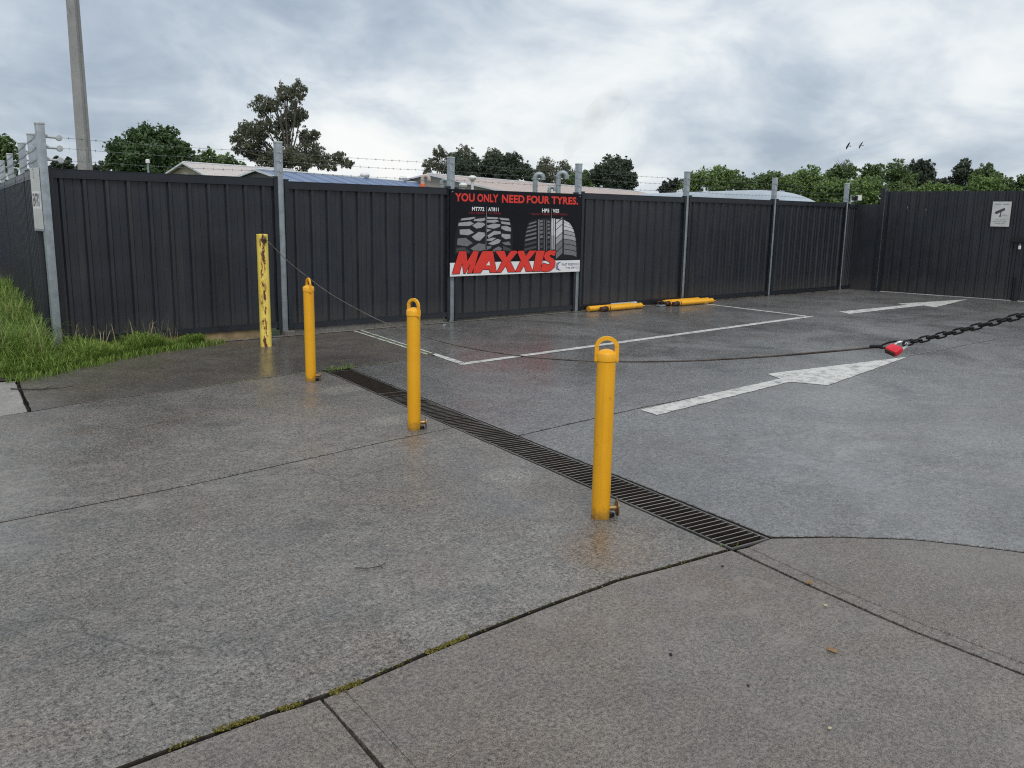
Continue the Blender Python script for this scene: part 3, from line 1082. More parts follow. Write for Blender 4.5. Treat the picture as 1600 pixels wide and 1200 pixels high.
# ------------------------------------------------------------------ lettering
def text_part(name, body, box, mapf, mat, parent, bold=0.0, lay=1, shear=0.0, tl=None, tr=None):
    cu = bpy.data.curves.new(name, 'FONT')
    cu.body = body
    cu.size = 1.0
    cu.offset = bold
    cu.resolution_u = 3
    cu.space_character = 1.04 if bold else 1.0
    tmp = bpy.data.objects.new('tmp_text', cu)
    col.objects.link(tmp)
    bpy.context.view_layer.update()
    dg = bpy.context.evaluated_depsgraph_get()
    me = bpy.data.meshes.new_from_object(tmp.evaluated_get(dg))
    bpy.data.objects.remove(tmp)
    co = np.zeros(len(me.vertices) * 3)
    me.vertices.foreach_get('co', co)
    co = co.reshape(-1, 3)
    lo, hi = co.min(0), co.max(0)
    x0, z0, x1, z1 = box
    fs = [tuple(p.vertices) for p in me.polygons]
    out = []
    for q in co:
        a, b = (q[0] - lo[0]) / (hi[0] - lo[0]), (q[1] - lo[1]) / (hi[1] - lo[1])
        zz = z0 + (z1 - z0) * b
        out.append(mapf(x0 + (x1 - x0) * a + shear * (zz - z0), zz, lay))
    bpy.data.meshes.remove(me)
    m = MB()
    m.add(out, fs)
    return m.build(name, mat, parent)


# ------------------------------------------------------------------ ENTRY sign on the corner post
es = empty('entry_sign', (0.0, 0.1, 1.25), 'tall narrow white ENTRY sign on the corner fence post', 'sign')
EX = -0.018
Y0, Y1, Z0, Z1 = -0.11, 0.27, 1.37, 2.015
MB().bevel_box((EX, (Y0 + Y1) / 2, (Z0 + Z1) / 2), (0.006, Y1 - Y0, Z1 - Z0), 0.002).build('sign_plate', 'sign_white', es)


def on_entry(x, z, lay=0):
    return Vector((EX - 0.0038 - 0.0008 * lay, Y1 - x, Z0 + z))


flat_poly([(0.02, 0.215), (0.365, 0.215), (0.365, 0.40), (0.02, 0.40)], on_entry, 'lettered_panel', 'white_board', es, 0)
text_part('entry_lettering', 'ENTRY', (0.045, 0.24, 0.345, 0.378), on_entry, 'sign_dark_text', es, 0.03, 1)
MB().bevel_box((EX, (Y0 + Y1) / 2, Z0 - 0.012), (0.012, Y1 - Y0, 0.018), 0.003).build('sign_rail', 'galvanised', es)

# ------------------------------------------------------------------ tyre advertisement
ad = empty('advertising_board', (6.8, -0.07, 0.69), 'black and white tyre advertising board with red lettering on the fence', 'sign board')
AX0, AX1, AZ0, AZ1, ASPL = 5.419, 8.155, 0.690, 1.968, 0.888
AY = -0.075
MB().bevel_box(((AX0 + AX1) / 2, AY + 0.006, (AZ0 + AZ1) / 2), (AX1 - AX0, 0.012, AZ1 - AZ0), 0.002).build('board', 'print_black', ad)


def on_ad(x, z, lay=0):
    return Vector((x, AY - 0.0012 - 0.0009 * lay, z))


flat_poly([(AX0 + 0.001, AZ0 + 0.001), (AX1 - 0.001, AZ0 + 0.001), (AX1 - 0.001, ASPL - 0.006), (AX0 + 0.001, ASPL + 0.005)], on_ad, 'white_band', 'white_board', ad, 0)
LEFT_TREAD = [[(5.634, 1.545), (5.867, 1.57), (5.901, 1.556), (5.8, 1.529), (5.612, 1.515)], [(5.879, 1.538), (6.083, 1.558), (6.084, 1.523), (6.004, 1.505), (5.856, 1.512)], [(5.579, 1.481), (5.8, 1.503), (5.868, 1.472), (5.779, 1.437), (5.569, 1.436)], [(5.835, 1.443), (5.936, 1.49), (6.061, 1.484), (6.085, 1.453), (6.005, 1.408), (5.914, 1.399)], [(5.595, 1.381), (5.779, 1.39), (5.869, 1.338), (5.758, 1.298), (5.602, 1.312)], [(5.825, 1.277), (5.96, 1.35), (6.075, 1.338), (6.087, 1.294), (5.984, 1.215), (5.905, 1.224)], [(5.559, 1.252), (5.713, 1.26), (5.849, 1.181), (5.737, 1.134), (5.548, 1.157)], [(5.804, 1.102), (5.962, 1.18), (6.089, 1.161), (6.09, 1.081), (5.986, 1.061), (5.872, 1.063)], [(5.538, 1.114), (5.692, 1.121), (5.805, 1.041), (5.538, 1.045)], [(6.117, 1.573), (6.327, 1.57), (6.351, 1.547), (6.129, 1.541)], [(6.362, 1.565), (6.553, 1.554), (6.578, 1.524), (6.399, 1.53)], [(6.118, 1.523), (6.304, 1.534), (6.363, 1.511), (6.258, 1.486), (6.119, 1.492)], [(6.399, 1.508), (6.579, 1.495), (6.592, 1.456), (6.412, 1.473)], [(6.119, 1.444), (6.258, 1.475), (6.388, 1.463), (6.377, 1.428), (6.26, 1.397), (6.131, 1.414)], [(6.412, 1.437), (6.52, 1.441), (6.605, 1.411), (6.606, 1.356), (6.497, 1.365), (6.406, 1.401)], [(6.12, 1.391), (6.213, 1.379), (6.121, 1.344)], [(6.133, 1.294), (6.26, 1.365), (6.39, 1.356), (6.403, 1.32), (6.261, 1.303), (6.157, 1.255)], [(6.414, 1.32), (6.595, 1.311), (6.596, 1.248), (6.5, 1.236), (6.415, 1.276)], [(6.122, 1.237), (6.238, 1.263), (6.309, 1.254), (6.216, 1.21), (6.123, 1.216)], [(6.146, 1.17), (6.333, 1.243), (6.404, 1.225), (6.37, 1.177), (6.24, 1.147)], [(6.417, 1.182), (6.573, 1.203), (6.61, 1.144), (6.502, 1.145)], [(6.124, 1.131), (6.217, 1.139), (6.206, 1.103), (6.125, 1.077)], [(6.241, 1.076), (6.359, 1.128), (6.431, 1.092), (6.384, 1.042), (6.265, 1.043)], [(6.442, 1.137), (6.599, 1.09), (6.625, 1.053), (6.455, 1.066)]]
LEFT_SIL = [(5.59, 1.544), (5.867, 1.577), (6.094, 1.585), (6.35, 1.579), (6.577, 1.555), (6.628, 1.438), (6.649, 1.257), (6.638, 1.002), (5.494, 1.019), (5.511, 1.261), (5.547, 1.432)]
RIGHT_SIL = [(6.984, 1.522), (7.185, 1.561), (7.442, 1.577), (7.707, 1.567), (7.821, 1.539), (7.927, 1.473), (8.014, 1.368), (8.064, 1.232), (8.089, 1.057), (8.091, 0.881), (6.88, 0.905), (6.871, 1.072), (6.881, 1.238), (6.908, 1.366), (6.945, 1.467)]
RIGHT_TREAD = [([(6.985, 1.484), (7.14, 1.522), (7.141, 1.498), (6.975, 1.458)], 1), ([(6.956, 1.427), (7.142, 1.466), (7.143, 1.441), (6.947, 1.399)], 1), ([(6.935, 1.366), (7.144, 1.407), (7.144, 1.379), (6.926, 1.337)], 1), ([(6.922, 1.302), (7.145, 1.344), (7.146, 1.314), (6.913, 1.271)], 1), ([(6.911, 1.234), (7.147, 1.277), (7.148, 1.246), (6.902, 1.201)], 1), ([(6.903, 1.162), (7.15, 1.207), (7.151, 1.173), (6.894, 1.127)], 0), ([(6.898, 1.086), (7.152, 1.132), (7.153, 1.096), (6.889, 1.049)], 0), ([(6.897, 1.007), (7.154, 1.053), (7.155, 1.016), (6.888, 0.968)], 0), ([(7.185, 1.543), (7.203, 1.545), (7.221, 0.955), (7.203, 0.955)], 2), ([(7.301, 1.544), (7.316, 1.546), (7.336, 0.953), (7.32, 0.953)], 1), ([(7.36, 1.544), (7.373, 1.546), (7.393, 0.952), (7.38, 0.952)], 1), ([(7.219, 1.534), (7.28, 1.542), (7.281, 1.504), (7.22, 1.497)], 1), ([(7.384, 1.524), (7.431, 1.532), (7.432, 1.498), (7.385, 1.49)], 1), ([(7.22, 1.482), (7.282, 1.49), (7.283, 1.451), (7.222, 1.443)], 1), ([(7.386, 1.472), (7.433, 1.479), (7.434, 1.444), (7.387, 1.436)], 1), ([(7.222, 1.424), (7.284, 1.432), (7.285, 1.391), (7.224, 1.383)], 1), ([(7.388, 1.414), (7.435, 1.421), (7.436, 1.384), (7.389, 1.376)], 1), ([(7.224, 1.361), (7.286, 1.369), (7.287, 1.326), (7.226, 1.318)], 1), ([(7.39, 1.35), (7.437, 1.358), (7.438, 1.318), (7.392, 1.311)], 1), ([(7.226, 1.292), (7.288, 1.299), (7.289, 1.254), (7.228, 1.247)], 1), ([(7.393, 1.28), (7.439, 1.288), (7.441, 1.246), (7.394, 1.239)], 1), ([(7.229, 1.217), (7.29, 1.224), (7.292, 1.178), (7.23, 1.171)], 0), ([(7.395, 1.205), (7.442, 1.212), (7.443, 1.169), (7.397, 1.162)], 0), ([(7.231, 1.137), (7.293, 1.144), (7.295, 1.095), (7.233, 1.088)], 0), ([(7.398, 1.124), (7.445, 1.131), (7.446, 1.086), (7.399, 1.079)], 0), ([(7.234, 1.05), (7.296, 1.057), (7.297, 1.006), (7.236, 1.0)], 0), ([(7.401, 1.037), (7.448, 1.044), (7.449, 0.996), (7.402, 0.99)], 0), ([(7.469, 1.564), (7.503, 1.564), (7.513, 1.292), (7.479, 1.292)], 3), ([(7.479, 1.292), (7.513, 1.292), (7.521, 1.064), (7.487, 1.064)], 2), ([(7.516, 1.565), (7.548, 1.565), (7.558, 1.291), (7.526, 1.291)], 3), ([(7.526, 1.291), (7.558, 1.291), (7.566, 1.063), (7.534, 1.064)], 2), ([(7.569, 1.556), (7.716, 1.553), (7.715, 1.586), (7.572, 1.49)], 3), ([(7.573, 1.446), (7.716, 1.546), (7.719, 1.481), (7.576, 1.386)], 3), ([(7.577, 1.341), (7.72, 1.44), (7.724, 1.348), (7.58, 1.253)], 3), ([(7.582, 1.208), (7.725, 1.306), (7.728, 1.234), (7.585, 1.139)], 2), ([(7.586, 1.094), (7.73, 1.192), (7.733, 1.119), (7.589, 1.025)], 1), ([(7.591, 0.979), (7.734, 1.077), (7.737, 1.004), (7.593, 0.91)], 1), ([(7.751, 1.548), (7.795, 1.526), (7.866, 1.503), (7.922, 1.466), (7.796, 1.488), (7.753, 1.506)], 3), ([(7.753, 1.497), (7.857, 1.475), (7.928, 1.452), (7.966, 1.408), (7.858, 1.431), (7.755, 1.449)], 3), ([(7.755, 1.44), (7.9, 1.418), (7.972, 1.395), (7.999, 1.343), (7.902, 1.366), (7.757, 1.385)], 3), ([(7.758, 1.375), (7.933, 1.352), (8.005, 1.329), (8.024, 1.273), (7.935, 1.297), (7.76, 1.316)], 2), ([(7.76, 1.306), (7.957, 1.283), (8.03, 1.26), (8.041, 1.196), (7.96, 1.219), (7.763, 1.239)], 2), ([(7.763, 1.23), (7.974, 1.206), (8.047, 1.182), (8.053, 1.114), (7.977, 1.138), (7.766, 1.159)], 1), ([(7.767, 1.149), (7.986, 1.124), (8.059, 1.1), (8.062, 1.028), (7.989, 1.052), (7.77, 1.074)], 1), ([(7.77, 1.065), (7.995, 1.039), (8.069, 1.014), (8.069, 0.936), (7.999, 0.961), (7.773, 0.984)], 1)]
LETTERS = [
    ('M', [(5.459, 0.728), (5.588, 1.063), (5.721, 1.062), (5.745, 0.912), (5.855, 1.06), (5.963, 1.058), (5.854, 0.733), (5.75, 0.731), (5.803, 0.881), (5.708, 0.73), (5.678, 0.731), (5.646, 0.892), (5.594, 0.729)]),
    ('A', [(5.827, 0.732), (6.034, 1.057), (6.242, 1.055), (6.322, 0.727), (6.187, 0.731), (6.177, 0.777), (6.047, 0.781), (6.003, 0.73)]),
    ('X1', [(6.288, 1.057), (6.475, 1.055), (6.522, 0.958), (6.609, 1.056), (6.77, 1.054), (6.598, 0.897), (6.711, 0.725), (6.56, 0.726), (6.511, 0.826), (6.41, 0.726), (6.328, 0.727), (6.433, 0.898)]),
    ('X2', [(6.734, 1.054), (6.882, 1.052), (6.927, 0.967), (7.0, 1.054), (7.156, 1.052), (6.983, 0.902), (7.079, 0.724), (6.934, 0.725), (6.895, 0.825), (6.816, 0.725), (6.711, 0.725), (6.822, 0.902)]),
    ('I', [(7.152, 1.049), (7.339, 1.05), (7.239, 0.72), (7.085, 0.721)]),
    ('S', [(7.586, 1.045), (7.439, 1.052), (7.347, 1.021), (7.32, 0.96), (7.35, 0.903), (7.446, 0.864), (7.469, 0.835), (7.425, 0.82), (7.346, 0.838), (7.308, 0.85), (7.249, 0.748), (7.245, 0.723), (7.361, 0.708), (7.473, 0.721), (7.562, 0.776), (7.582, 0.849), (7.553, 0.907), (7.465, 0.944), (7.447, 0.966), (7.475, 0.982), (7.56, 0.959)]),
]


def multi_poly(polys, mapf, name, mats, parent, lay):
    m = MB()
    for pts, mi in polys:
        tri = tessellate_polygon([[Vector((x, z, 0)) for x, z in pts]])
        m.add([mapf(x, z, lay) for x, z in pts], [tuple(t) for t in tri], mi)
    return m.build(name, mats, parent)


for k_, (p_, s_) in enumerate(RIGHT_TREAD):      # the slanted grooves are only thin cuts
    if 7.56 < p_[0][0] < 7.60 and p_[0][1] < 1.5:
        RIGHT_TREAD[k_] = ([(p_[0][0], p_[0][1] + 0.030), (p_[1][0], p_[1][1] + 0.030), p_[2], p_[3]], s_)
greys = ['print_grey_0', 'print_grey_1', 'print_grey_2', 'print_grey_3']
def tread_tone(p, cx, half):
    x = sum(q[0] for q in p) / len(p)
    z = sum(q[1] for q in p) / len(p)
    lit = 1 - (abs(x - cx) / half) ** 2 * 0.8 - max(0.0, 1.28 - z) * 3.2
    return 2 if lit > 0.45 else (1 if lit > 0.0 else 0)


lt_print = flat_poly(LEFT_SIL, on_ad, 'tyre_picture', 'print_tyre_dark', ad, 0)
multi_poly([(p, tread_tone(p, 6.10, 0.50)) for p in LEFT_TREAD], on_ad, 'tread_blocks', greys, lt_print, 1)
rt_print = flat_poly([(x, max(z, 0.90)) for x, z in RIGHT_SIL], on_ad, 'tyre_picture', 'print_tyre_dark', ad, 0)
multi_poly([([(x, max(z, 0.905)) for x, z in p], s) for p, s in RIGHT_TREAD], on_ad, 'tread_blocks', greys, rt_print, 1)
for x, a, b in ((6.104, 1.06, 1.725), (7.462, 1.05, 1.722)):
    flat_poly([(x - 0.010, a), (x + 0.010, a), (x + 0.010, b), (x - 0.010, b)], on_ad, 'divider', 'print_black', ad, 2)
    flat_poly([(x - 0.003, a), (x + 0.003, a), (x + 0.003, b), (x - 0.003, b)], on_ad, 'divider', 'print_grey_2', ad, 3)
for word, a, b in (('YOU', 5.508, 5.876), ('ONLY', 5.927, 6.339), ('NEED', 6.412, 6.876), ('FOUR', 6.926, 7.421), ('TYRES.', 7.46, 8.07)):
    text_part('slogan_word', word, (a, 1.792 + 0.0015 * (a - 5.5), b, 1.914 + 0.0015 * (a - 5.5)), on_ad, 'print_red', ad, 0.034, 1)
text_part('model_lettering', 'MT772', (5.828, 1.659, 6.065, 1.719), on_ad, 'white_board', ad, 0.03, 1)
text_part('model_lettering', 'AT811', (6.139, 1.659, 6.348, 1.717), on_ad, 'white_board', ad, 0.03, 1)
text_part('model_lettering', 'HP5', (7.258, 1.658, 7.417, 1.718), on_ad, 'white_board', ad, 0.03, 1)
text_part('model_lettering', 'VS5', (7.492, 1.658, 7.638, 1.717), on_ad, 'white_board', ad, 0.03, 1)
text_part('small_print', 'MUD TERRAIN', (5.781, 1.614, 6.07, 1.644), on_ad, 'print_dark_red', ad, 0.01, 1)
text_part('small_print', 'ALL TERRAIN', (6.151, 1.615, 6.396, 1.646), on_ad, 'print_dark_red', ad, 0.01, 1)
text_part('small_print', 'HIGHWAY TERRAIN', (7.019, 1.615, 7.427, 1.645), on_ad, 'print_dark_red', ad, 0.01, 1)
text_part('small_print', 'SPORT TERRAIN', (7.493, 1.617, 7.825, 1.647), on_ad, 'print_dark_red', ad, 0.01, 1)
for ch, pts in LETTERS:
    edge = MB()
    k = len(pts)
    for i in range(k):
        a, b = Vector(pts[i]), Vector(pts[(i + 1) % k])
        t = (b - a).normalized()
        n = Vector((-t.y, t.x)) * 0.009
        t = t * 0.007
        edge.add([on_ad(*(a - t - n), 2), on_ad(*(b + t - n), 2), on_ad(*(b + t + n), 2), on_ad(*(a - t + n), 2)], [(0, 1, 2, 3)])
    le = flat_poly(pts, on_ad, 'brand_letter', 'print_red', ad, 4)
    edge.build('letter_outline', 'print_black', le)
    if ch == 'A':
        flat_poly([(6.112, 0.842), (6.186, 0.842), (6.170, 0.905)], on_ad, 'letter_counter', 'white_board', le, 5)
# dealer's mark: tyre crescents and two lines of lettering
lg = MB()
for i, (cx, rr, wd) in enumerate(((7.690, 0.070, 0.022), (7.664, 0.066, 0.014), (7.643, 0.060, 0.010))):
    w = np.linspace(R(55), R(305), 22)
    inner = [(cx + (rr - wd * abs(math.sin((a - w[0]) / (w[-1] - w[0]) * math.pi))) * 0.9 * math.cos(a), 0.79 + (rr - wd * abs(math.sin((a - w[0]) / (w[-1] - w[0]) * math.pi))) * math.sin(a)) for a in w]
    outer = [(cx + rr * 0.9 * math.cos(a), 0.79 + rr * math.sin(a)) for a in w]
    for j in range(len(w) - 1):
        lg.add([on_ad(*outer[j], 2), on_ad(*outer[j + 1], 2), on_ad(*inner[j + 1], 2), on_ad(*inner[j], 2)], [(0, 1, 2, 3)], 0 if i == 0 else 1)
lg.build('dealer_logo', ['print_navy', 'print_violet'], ad)
text_part('dealer_name', 'FAST FREDDIES', (7.735, 0.795, 8.132, 0.835), on_ad, 'print_navy', ad, 0.012, 1)
text_part('dealer_name', 'TYRE SERVICE', (7.815, 0.742, 8.132, 0.774), on_ad, 'print_navy', ad, 0.012, 1)
for x, z in ((5.46, 1.93), (8.11, 1.93), (5.46, 0.73), (8.11, 0.73)):
    MB().tube([(x, AY - 0.001, z), (x, AY - 0.008, z)], 0.008, 8).build('screw', 'galvanised_light', ad)


# ------------------------------------------------------------------ bollards
def bollard(label, xy, loop_dir, height=0.905, group='yellow bollards along the drain'):
    root = empty('bollard', (xy[0], xy[1], 0), label, 'bollard', group)
    x, y = xy
    h = height
    r = 0.050
    MB().lathe([(r - 0.002, -0.01), (r, 0.004), (r, h - 0.045)], 32, (x, y, 0)).build('tube', 'yellow_paint', root, 40)
    MB().lathe([(r, h - 0.0445), (r + 0.0035, h - 0.042), (r + 0.0035, h - 0.004), (r + 0.001, h), (r - 0.004, h + 0.004), (r - 0.018, h + 0.012), (0.014, h + 0.018), (0.004, h + 0.019)], 32, (x, y, 0)).build('cap', 'yellow_paint', root, 50)
    d = Vector((math.cos(loop_dir), math.sin(loop_dir), 0))
    c = Vector((x, y, 0))
    e = d.cross(Vector((0, 0, 1)))
    # flat steel shackle riveted to both sides of the cap
    path = [(-1, -0.05), (-1, 0.032)]
    R0 = 0.0525
    for w in np.linspace(math.pi, 0, 15):
        path.append((math.cos(w), 0.030 + 0.046 * math.sin(w)))
    path += [(1, 0.032), (1, -0.05)]
    m = MB()
    vs, fs = [], []
    for i, (a, z) in enumerate(path):
        p0 = Vector((path[max(0, i - 1)][0] * R0, path[max(0, i - 1)][1]))
        p1 = Vector((path[min(len(path) - 1, i + 1)][0] * R0, path[min(len(path) - 1, i + 1)][1]))
        t = (p1 - p0).normalized()
        nn = Vector((-t.y, t.x))
        for s, q in ((0.0105, 0.008), (0.0105, -0.008), (-0.0105, -0.008), (-0.0105, 0.008)):
            k = Vector((a * R0, z)) + nn * s
            vs.append(c + d * k.x + Vector((0, 0, h + k.y)) + e * q)
    for i in range(len(path) - 1):
        for k in range(4):
            l = (k + 1) % 4
            fs.append((i * 4 + k, i * 4 + l, (i + 1) * 4 + l, (i + 1) * 4 + k))
    fs += [(3, 2, 1, 0), tuple(len(vs) - 4 + k for k in range(4))]
    m.add(vs, fs)
    lp = m.build('shackle_loop', 'yellow_paint', root, 35)
    for s in (-1, 1):
        q = c + d * (s * R0) + Vector((0, 0, h - 0.038)) + e * 0.006
        MB().tube([q, q + e * 0.010], 0.008, 10).build('rivet', 'yellow_paint', lp, 40)
    # locking wheel at the foot
    a = Vector((0.83, -0.55, 0)).normalized()
    q = c + a * 0.05 + Vector((0, 0, 0.052))
    MB().tube([q - a * 0.01, q + a * 0.042], 0.015, 12).build('lock_hub', 'brass', root, 40)
    up = Vector((0, 0, 1))
    rot = Matrix((a.cross(up), up, a)).transposed()
    lk = MB().lathe([(0.010, 0.0), (0.040, 0.001), (0.047, 0.004), (0.047, 0.009), (0.038, 0.011), (0.010, 0.008)], 24, q + a * 0.034, 0, rot)
    lk.build('lock_disc', 'brass', root, 35)
    MB().box(c + a * 0.055 + Vector((0, 0, 0.012)), (0.035, 0.03, 0.022)).build('lock_base', 'black_steel', root)
    return root


bollard('yellow bollard nearest the camera, beside the near end of the drain', (0.936, -7.44), R(-40))
bollard('middle of the three upright orange-yellow bollards beside the drain', (1.248, -5.209), R(-82))
bollard('farthest upright bollard with loop top, at the far end of the drain', (1.546, -3.026), R(-100))

# old scraped post that holds the cable
op = empty('bollard', (2.165, -0.735, 0), 'old pale yellow steel post with rust scrapes holding the cable', 'bollard')
mm = MB().lathe([(0.066, -0.01), (0.066, 0.6), (0.066, 1.33), (0.060, 1.336), (0.058, 1.30)], 28, (2.165, -0.735, 0))
mm.build('tube', 'old_yellow_paint', op, 40)
qv = Vector((2.165, -0.735, 1.26)) + Vector((-0.2, -0.98, 0)) * 0.066
MB().bevel_box(qv + Vector((0.005, -0.012, 0)), (0.045, 0.03, 0.05), 0.006).build('cable_bracket', 'rusty_steel', op)
eye = [qv + Vector((0.02 * math.cos(w), -0.03, 0.018 * math.sin(w) + 0.03)) for w in np.linspace(0, 2 * math.pi, 13)[:-1]]
MB().tube(eye, 0.005, 6, closed=True).build('eye_ring', 'rusty_steel', op)


# bollards lying by the fence
def lying(label, x0, x1, y, z, dark, tilt=0.0, r=0.050, mat='yellow_paint'):
    root = empty('lying_bollard', ((x0 + x1) / 2, y, z - r), label, 'bollard', 'spare bollards lying along the fence')
    a, b = Vector((x0, y, z)), Vector((x1, y + tilt, z))
    t = (b - a).normalized()
    up = Vector((0, 0, 1))
    sd = up.cross(t).normalized()
    rot = Matrix((sd, t.cross(sd), t)).transposed()
    L = (b - a).length
    k = dark
    MB().lathe([(r - 0.003, k), (r, k + 0.004), (r, L - 0.045), (r + 0.003, L - 0.042), (r + 0.003, L - 0.006), (r - 0.01, L), (0.01, L + 0.012)], 24, a, 0, rot).build('tube', mat, root, 40)
    if dark > 0:
        m = MB()
        m.lathe([(r * 0.72, 0.0), (r * 0.80, 0.003), (r * 0.80, k - 0.001)], 20, a, 0, rot)
        m.build('ground_sleeve', 'rusty_steel', root, 40)
        for s in (0.45, 0.75):
            m = MB()
            m.lathe([(r * 0.82, k * s), (r * 0.93, k * s + 0.004), (r * 0.93, k * s + 0.022), (r * 0.82, k * s + 0.026)], 20, a, 0, rot)
            m.build('collar', mat if s > 0.6 else 'black_steel', root, 40)
    m = MB()
    pts = [a + t * (L - 0.02) + sd * (r + 0.004), a + t * (L + 0.03) + sd * r]
    for w in np.linspace(0, math.pi, 9):
        pts.append(a + t * (L + 0.03 + 0.045 * math.sin(w)) + sd * r * math.cos(w))
    pts += [a + t * (L + 0.03) - sd * r, a + t * (L - 0.02) - sd * (r + 0.004)]
    m.tube(pts, 0.009, 6)
    m.build('shackle_loop', mat, root, 40)
    return root


lying('yellow bollard lying in front of the left pair, dark sleeve end to the left', 8.48, 9.56, -0.30, 0.051, 0.22, 0.04)
lying('yellow bollard lying nearest the fence in the left pile', 8.30, 9.44, -0.175, 0.051, 0.0, 0.02)
lying('worn grey bollard tucked behind the left pile against the fence', 8.88, 9.63, -0.075, 0.058, 0.10, 0.0, mat='galvanised_light')
lying('front bollard of the right pile, with rusty sleeve facing left', 10.33, 11.50, -0.38, 0.051, 0.20, 0.0)
lying('yellow bollard lying in the middle of the right pile', 10.24, 11.52, -0.26, 0.051, 0.16, 0.0)
lying('yellow bollard lying at the back of the right pile against the fence', 10.18, 11.38, -0.14, 0.052, 0.18, 0.0)
blk = empty('lock_plate', (10.12, -0.26, 0), 'small grey metal ground plate lying between the two piles of bollards', 'metal plate')
MB().bevel_box((10.12, -0.26, 0.022), (0.16, 0.10, 0.03), 0.006).build('plate', 'galvanised', blk)
MB().bevel_box((10.13, -0.25, 0.065), (0.04, 0.05, 0.055), 0.006).build('lug', 'black_steel', blk)

# ------------------------------------------------------------------ cable, padlock and chain
CA = Vector((2.155, -0.80))
CE = Vector((-0.15281, -0.98826))
C0 = Vector((2.17, -0.74))
prof = [(0.02, 1.300), (0.30, 1.236), (0.615, 1.159), (1.343, 0.965), (2.28, 0.806), (3.221, 0.712), (4.007, 0.668), (4.67, 0.655), (5.236, 0.672), (5.724, 0.712), (6.149, 0.757),
        (6.522, 0.800), (6.851, 0.846), (7.321, 0.926), (7.714, 1.005), (8.048, 1.077), (8.27, 1.118)]


def cpt(s, z, off=0.0):
    q = C0 + CE * s
    return Vector((q.x + off * 0.988, q.y - off * 0.153, z))


cab = empty('steel_cable', cpt(4.2, 0.65), 'thin steel cable sagging from the old yellow post to the red padlock', 'cable')
xs = np.array([p[0] for p in prof])
zs = np.array([p[1] for p in prof])
ss = np.linspace(0.06, 8.27, 90)
cf = np.polyfit(xs, zs, 5)
zz = np.polyval(cf, ss)
MB().tube([cpt(s, z, 0.004 * math.sin(s * 5)) for s, z in zip(ss, zz)], 0.0045, 8).build('wire_rope', 'cable_steel', cab, 60)
ze = float(zz[-1])
lp = []
for w in np.linspace(0, 2 * math.pi, 21)[:-1]:
    lp.append(cpt(8.305 + 0.038 * math.cos(w), ze + 0.012 + 0.009 * math.sin(w) + 0.015 * math.cos(w)))
MB().tube(lp, 0.004, 6, closed=True).build('end_loop', 'black_steel', cab, 60)
MB().tube([cpt(8.225, ze - 0.006), cpt(8.275, ze + 0.001)], 0.0075, 8).build('ferrule', 'black_steel', cab, 60)

# padlock
lk = empty('padlock', cpt(8.345, 1.09), 'red padlock joining the sagging cable to the black chain', 'padlock')
side_v = Vector((CE.x, CE.y, 0))
nrm = Vector((-0.988, 0.153, 0))          # towards the camera side
tiltm = Matrix.Rotation(R(-14), 3, nrm) @ Matrix.Rotation(R(-66), 3, side_v)
bas = Matrix((side_v, nrm, Vector((0, 0, 1)))).transposed()
prot = tiltm @ bas
pc = cpt(8.366, 1.146) - prot @ Vector((0, 0, 0.053))
MB().bevel_box(pc, (0.052, 0.026, 0.044), 0.007, 0, prot).build('lock_body', 'red_vinyl', lk, 40)
MB().bevel_box(pc + prot @ Vector((0, 0, -0.0235)), (0.042, 0.018, 0.004), 0.0015, 0, prot).build('lock_base', 'rusty_steel', lk, 40)
sh = [prot @ Vector((-0.020, 0, 0.02)), prot @ Vector((-0.020, 0, 0.045))]
for w in np.linspace(math.pi, 0, 11):
    sh.append(prot @ Vector((0.020 * math.cos(w), 0, 0.045 + 0.016 * math.sin(w))))
sh += [prot @ Vector((0.020, 0, 0.045)), prot @ Vector((0.020, 0, 0.02))]
MB().tube([pc + q for q in sh], 0.0055, 8).build('shackle', 'chrome', lk, 60)

# chain: a run of welded links climbing to the post on the other side
chn = empty('chain', cpt(8.5, 1.15), 'black steel chain rising from the red padlock to the right edge', 'chain')
cz = np.polyfit([8.375, 8.43, 8.511, 8.581, 8.692, 8.795, 9.6], [1.148, 1.170, 1.198, 1.222, 1.262, 1.302, 1.60], 3)


def link_mesh():
    m = MB()
    pts = []
    a, b = 0.013, 0.0095
    for w in np.linspace(-math.pi / 2, math.pi / 2, 7):
        pts.append((a + b * math.cos(w), b * math.sin(w), 0))
    for w in np.linspace(math.pi / 2, 3 * math.pi / 2, 7):
        pts.append((-a + b * math.cos(w), b * math.sin(w), 0))
    m.tube(pts, 0.0036, 6, closed=True)
    return m


s = 8.385
lme = None
i = 0
while s < 9.62:
    z = float(np.polyval(cz, s))
    dz = float(np.polyval(np.polyder(cz), s))
    t = Vector((CE.x, CE.y, dz)).normalized()
    if lme is None:
        ob = link_mesh().build('chain_link', 'black_steel', chn, 60)
        lme = ob.data
    else:
        ob = bpy.data.objects.new('chain_link', lme)
        col.objects.link(ob)
        ob.parent = chn
        ob.matrix_parent_inverse = Matrix.Translation(-chn.location)
    roll = R(75 if i % 2 == 0 else -15) + random.gauss(0, 0.12)
    yv = Vector((0, 0, 1)).cross(t).normalized()
    zv = t.cross(yv)
    y2 = yv * math.cos(roll) + zv * math.sin(roll)
    z2 = t.cross(y2)
    ob.matrix_local = Matrix.Translation(-chn.location) @ Matrix.Identity(4)
    ob.matrix_parent_inverse = Matrix.Identity(4)
    q = cpt(s, z)
    ob.matrix_basis = Matrix.Translation(q - chn.location) @ Matrix((t, y2, z2)).transposed().to_4x4()
    ds = math.sqrt(1 + dz * dz)
    s += 0.0335 / ds
    i += 1
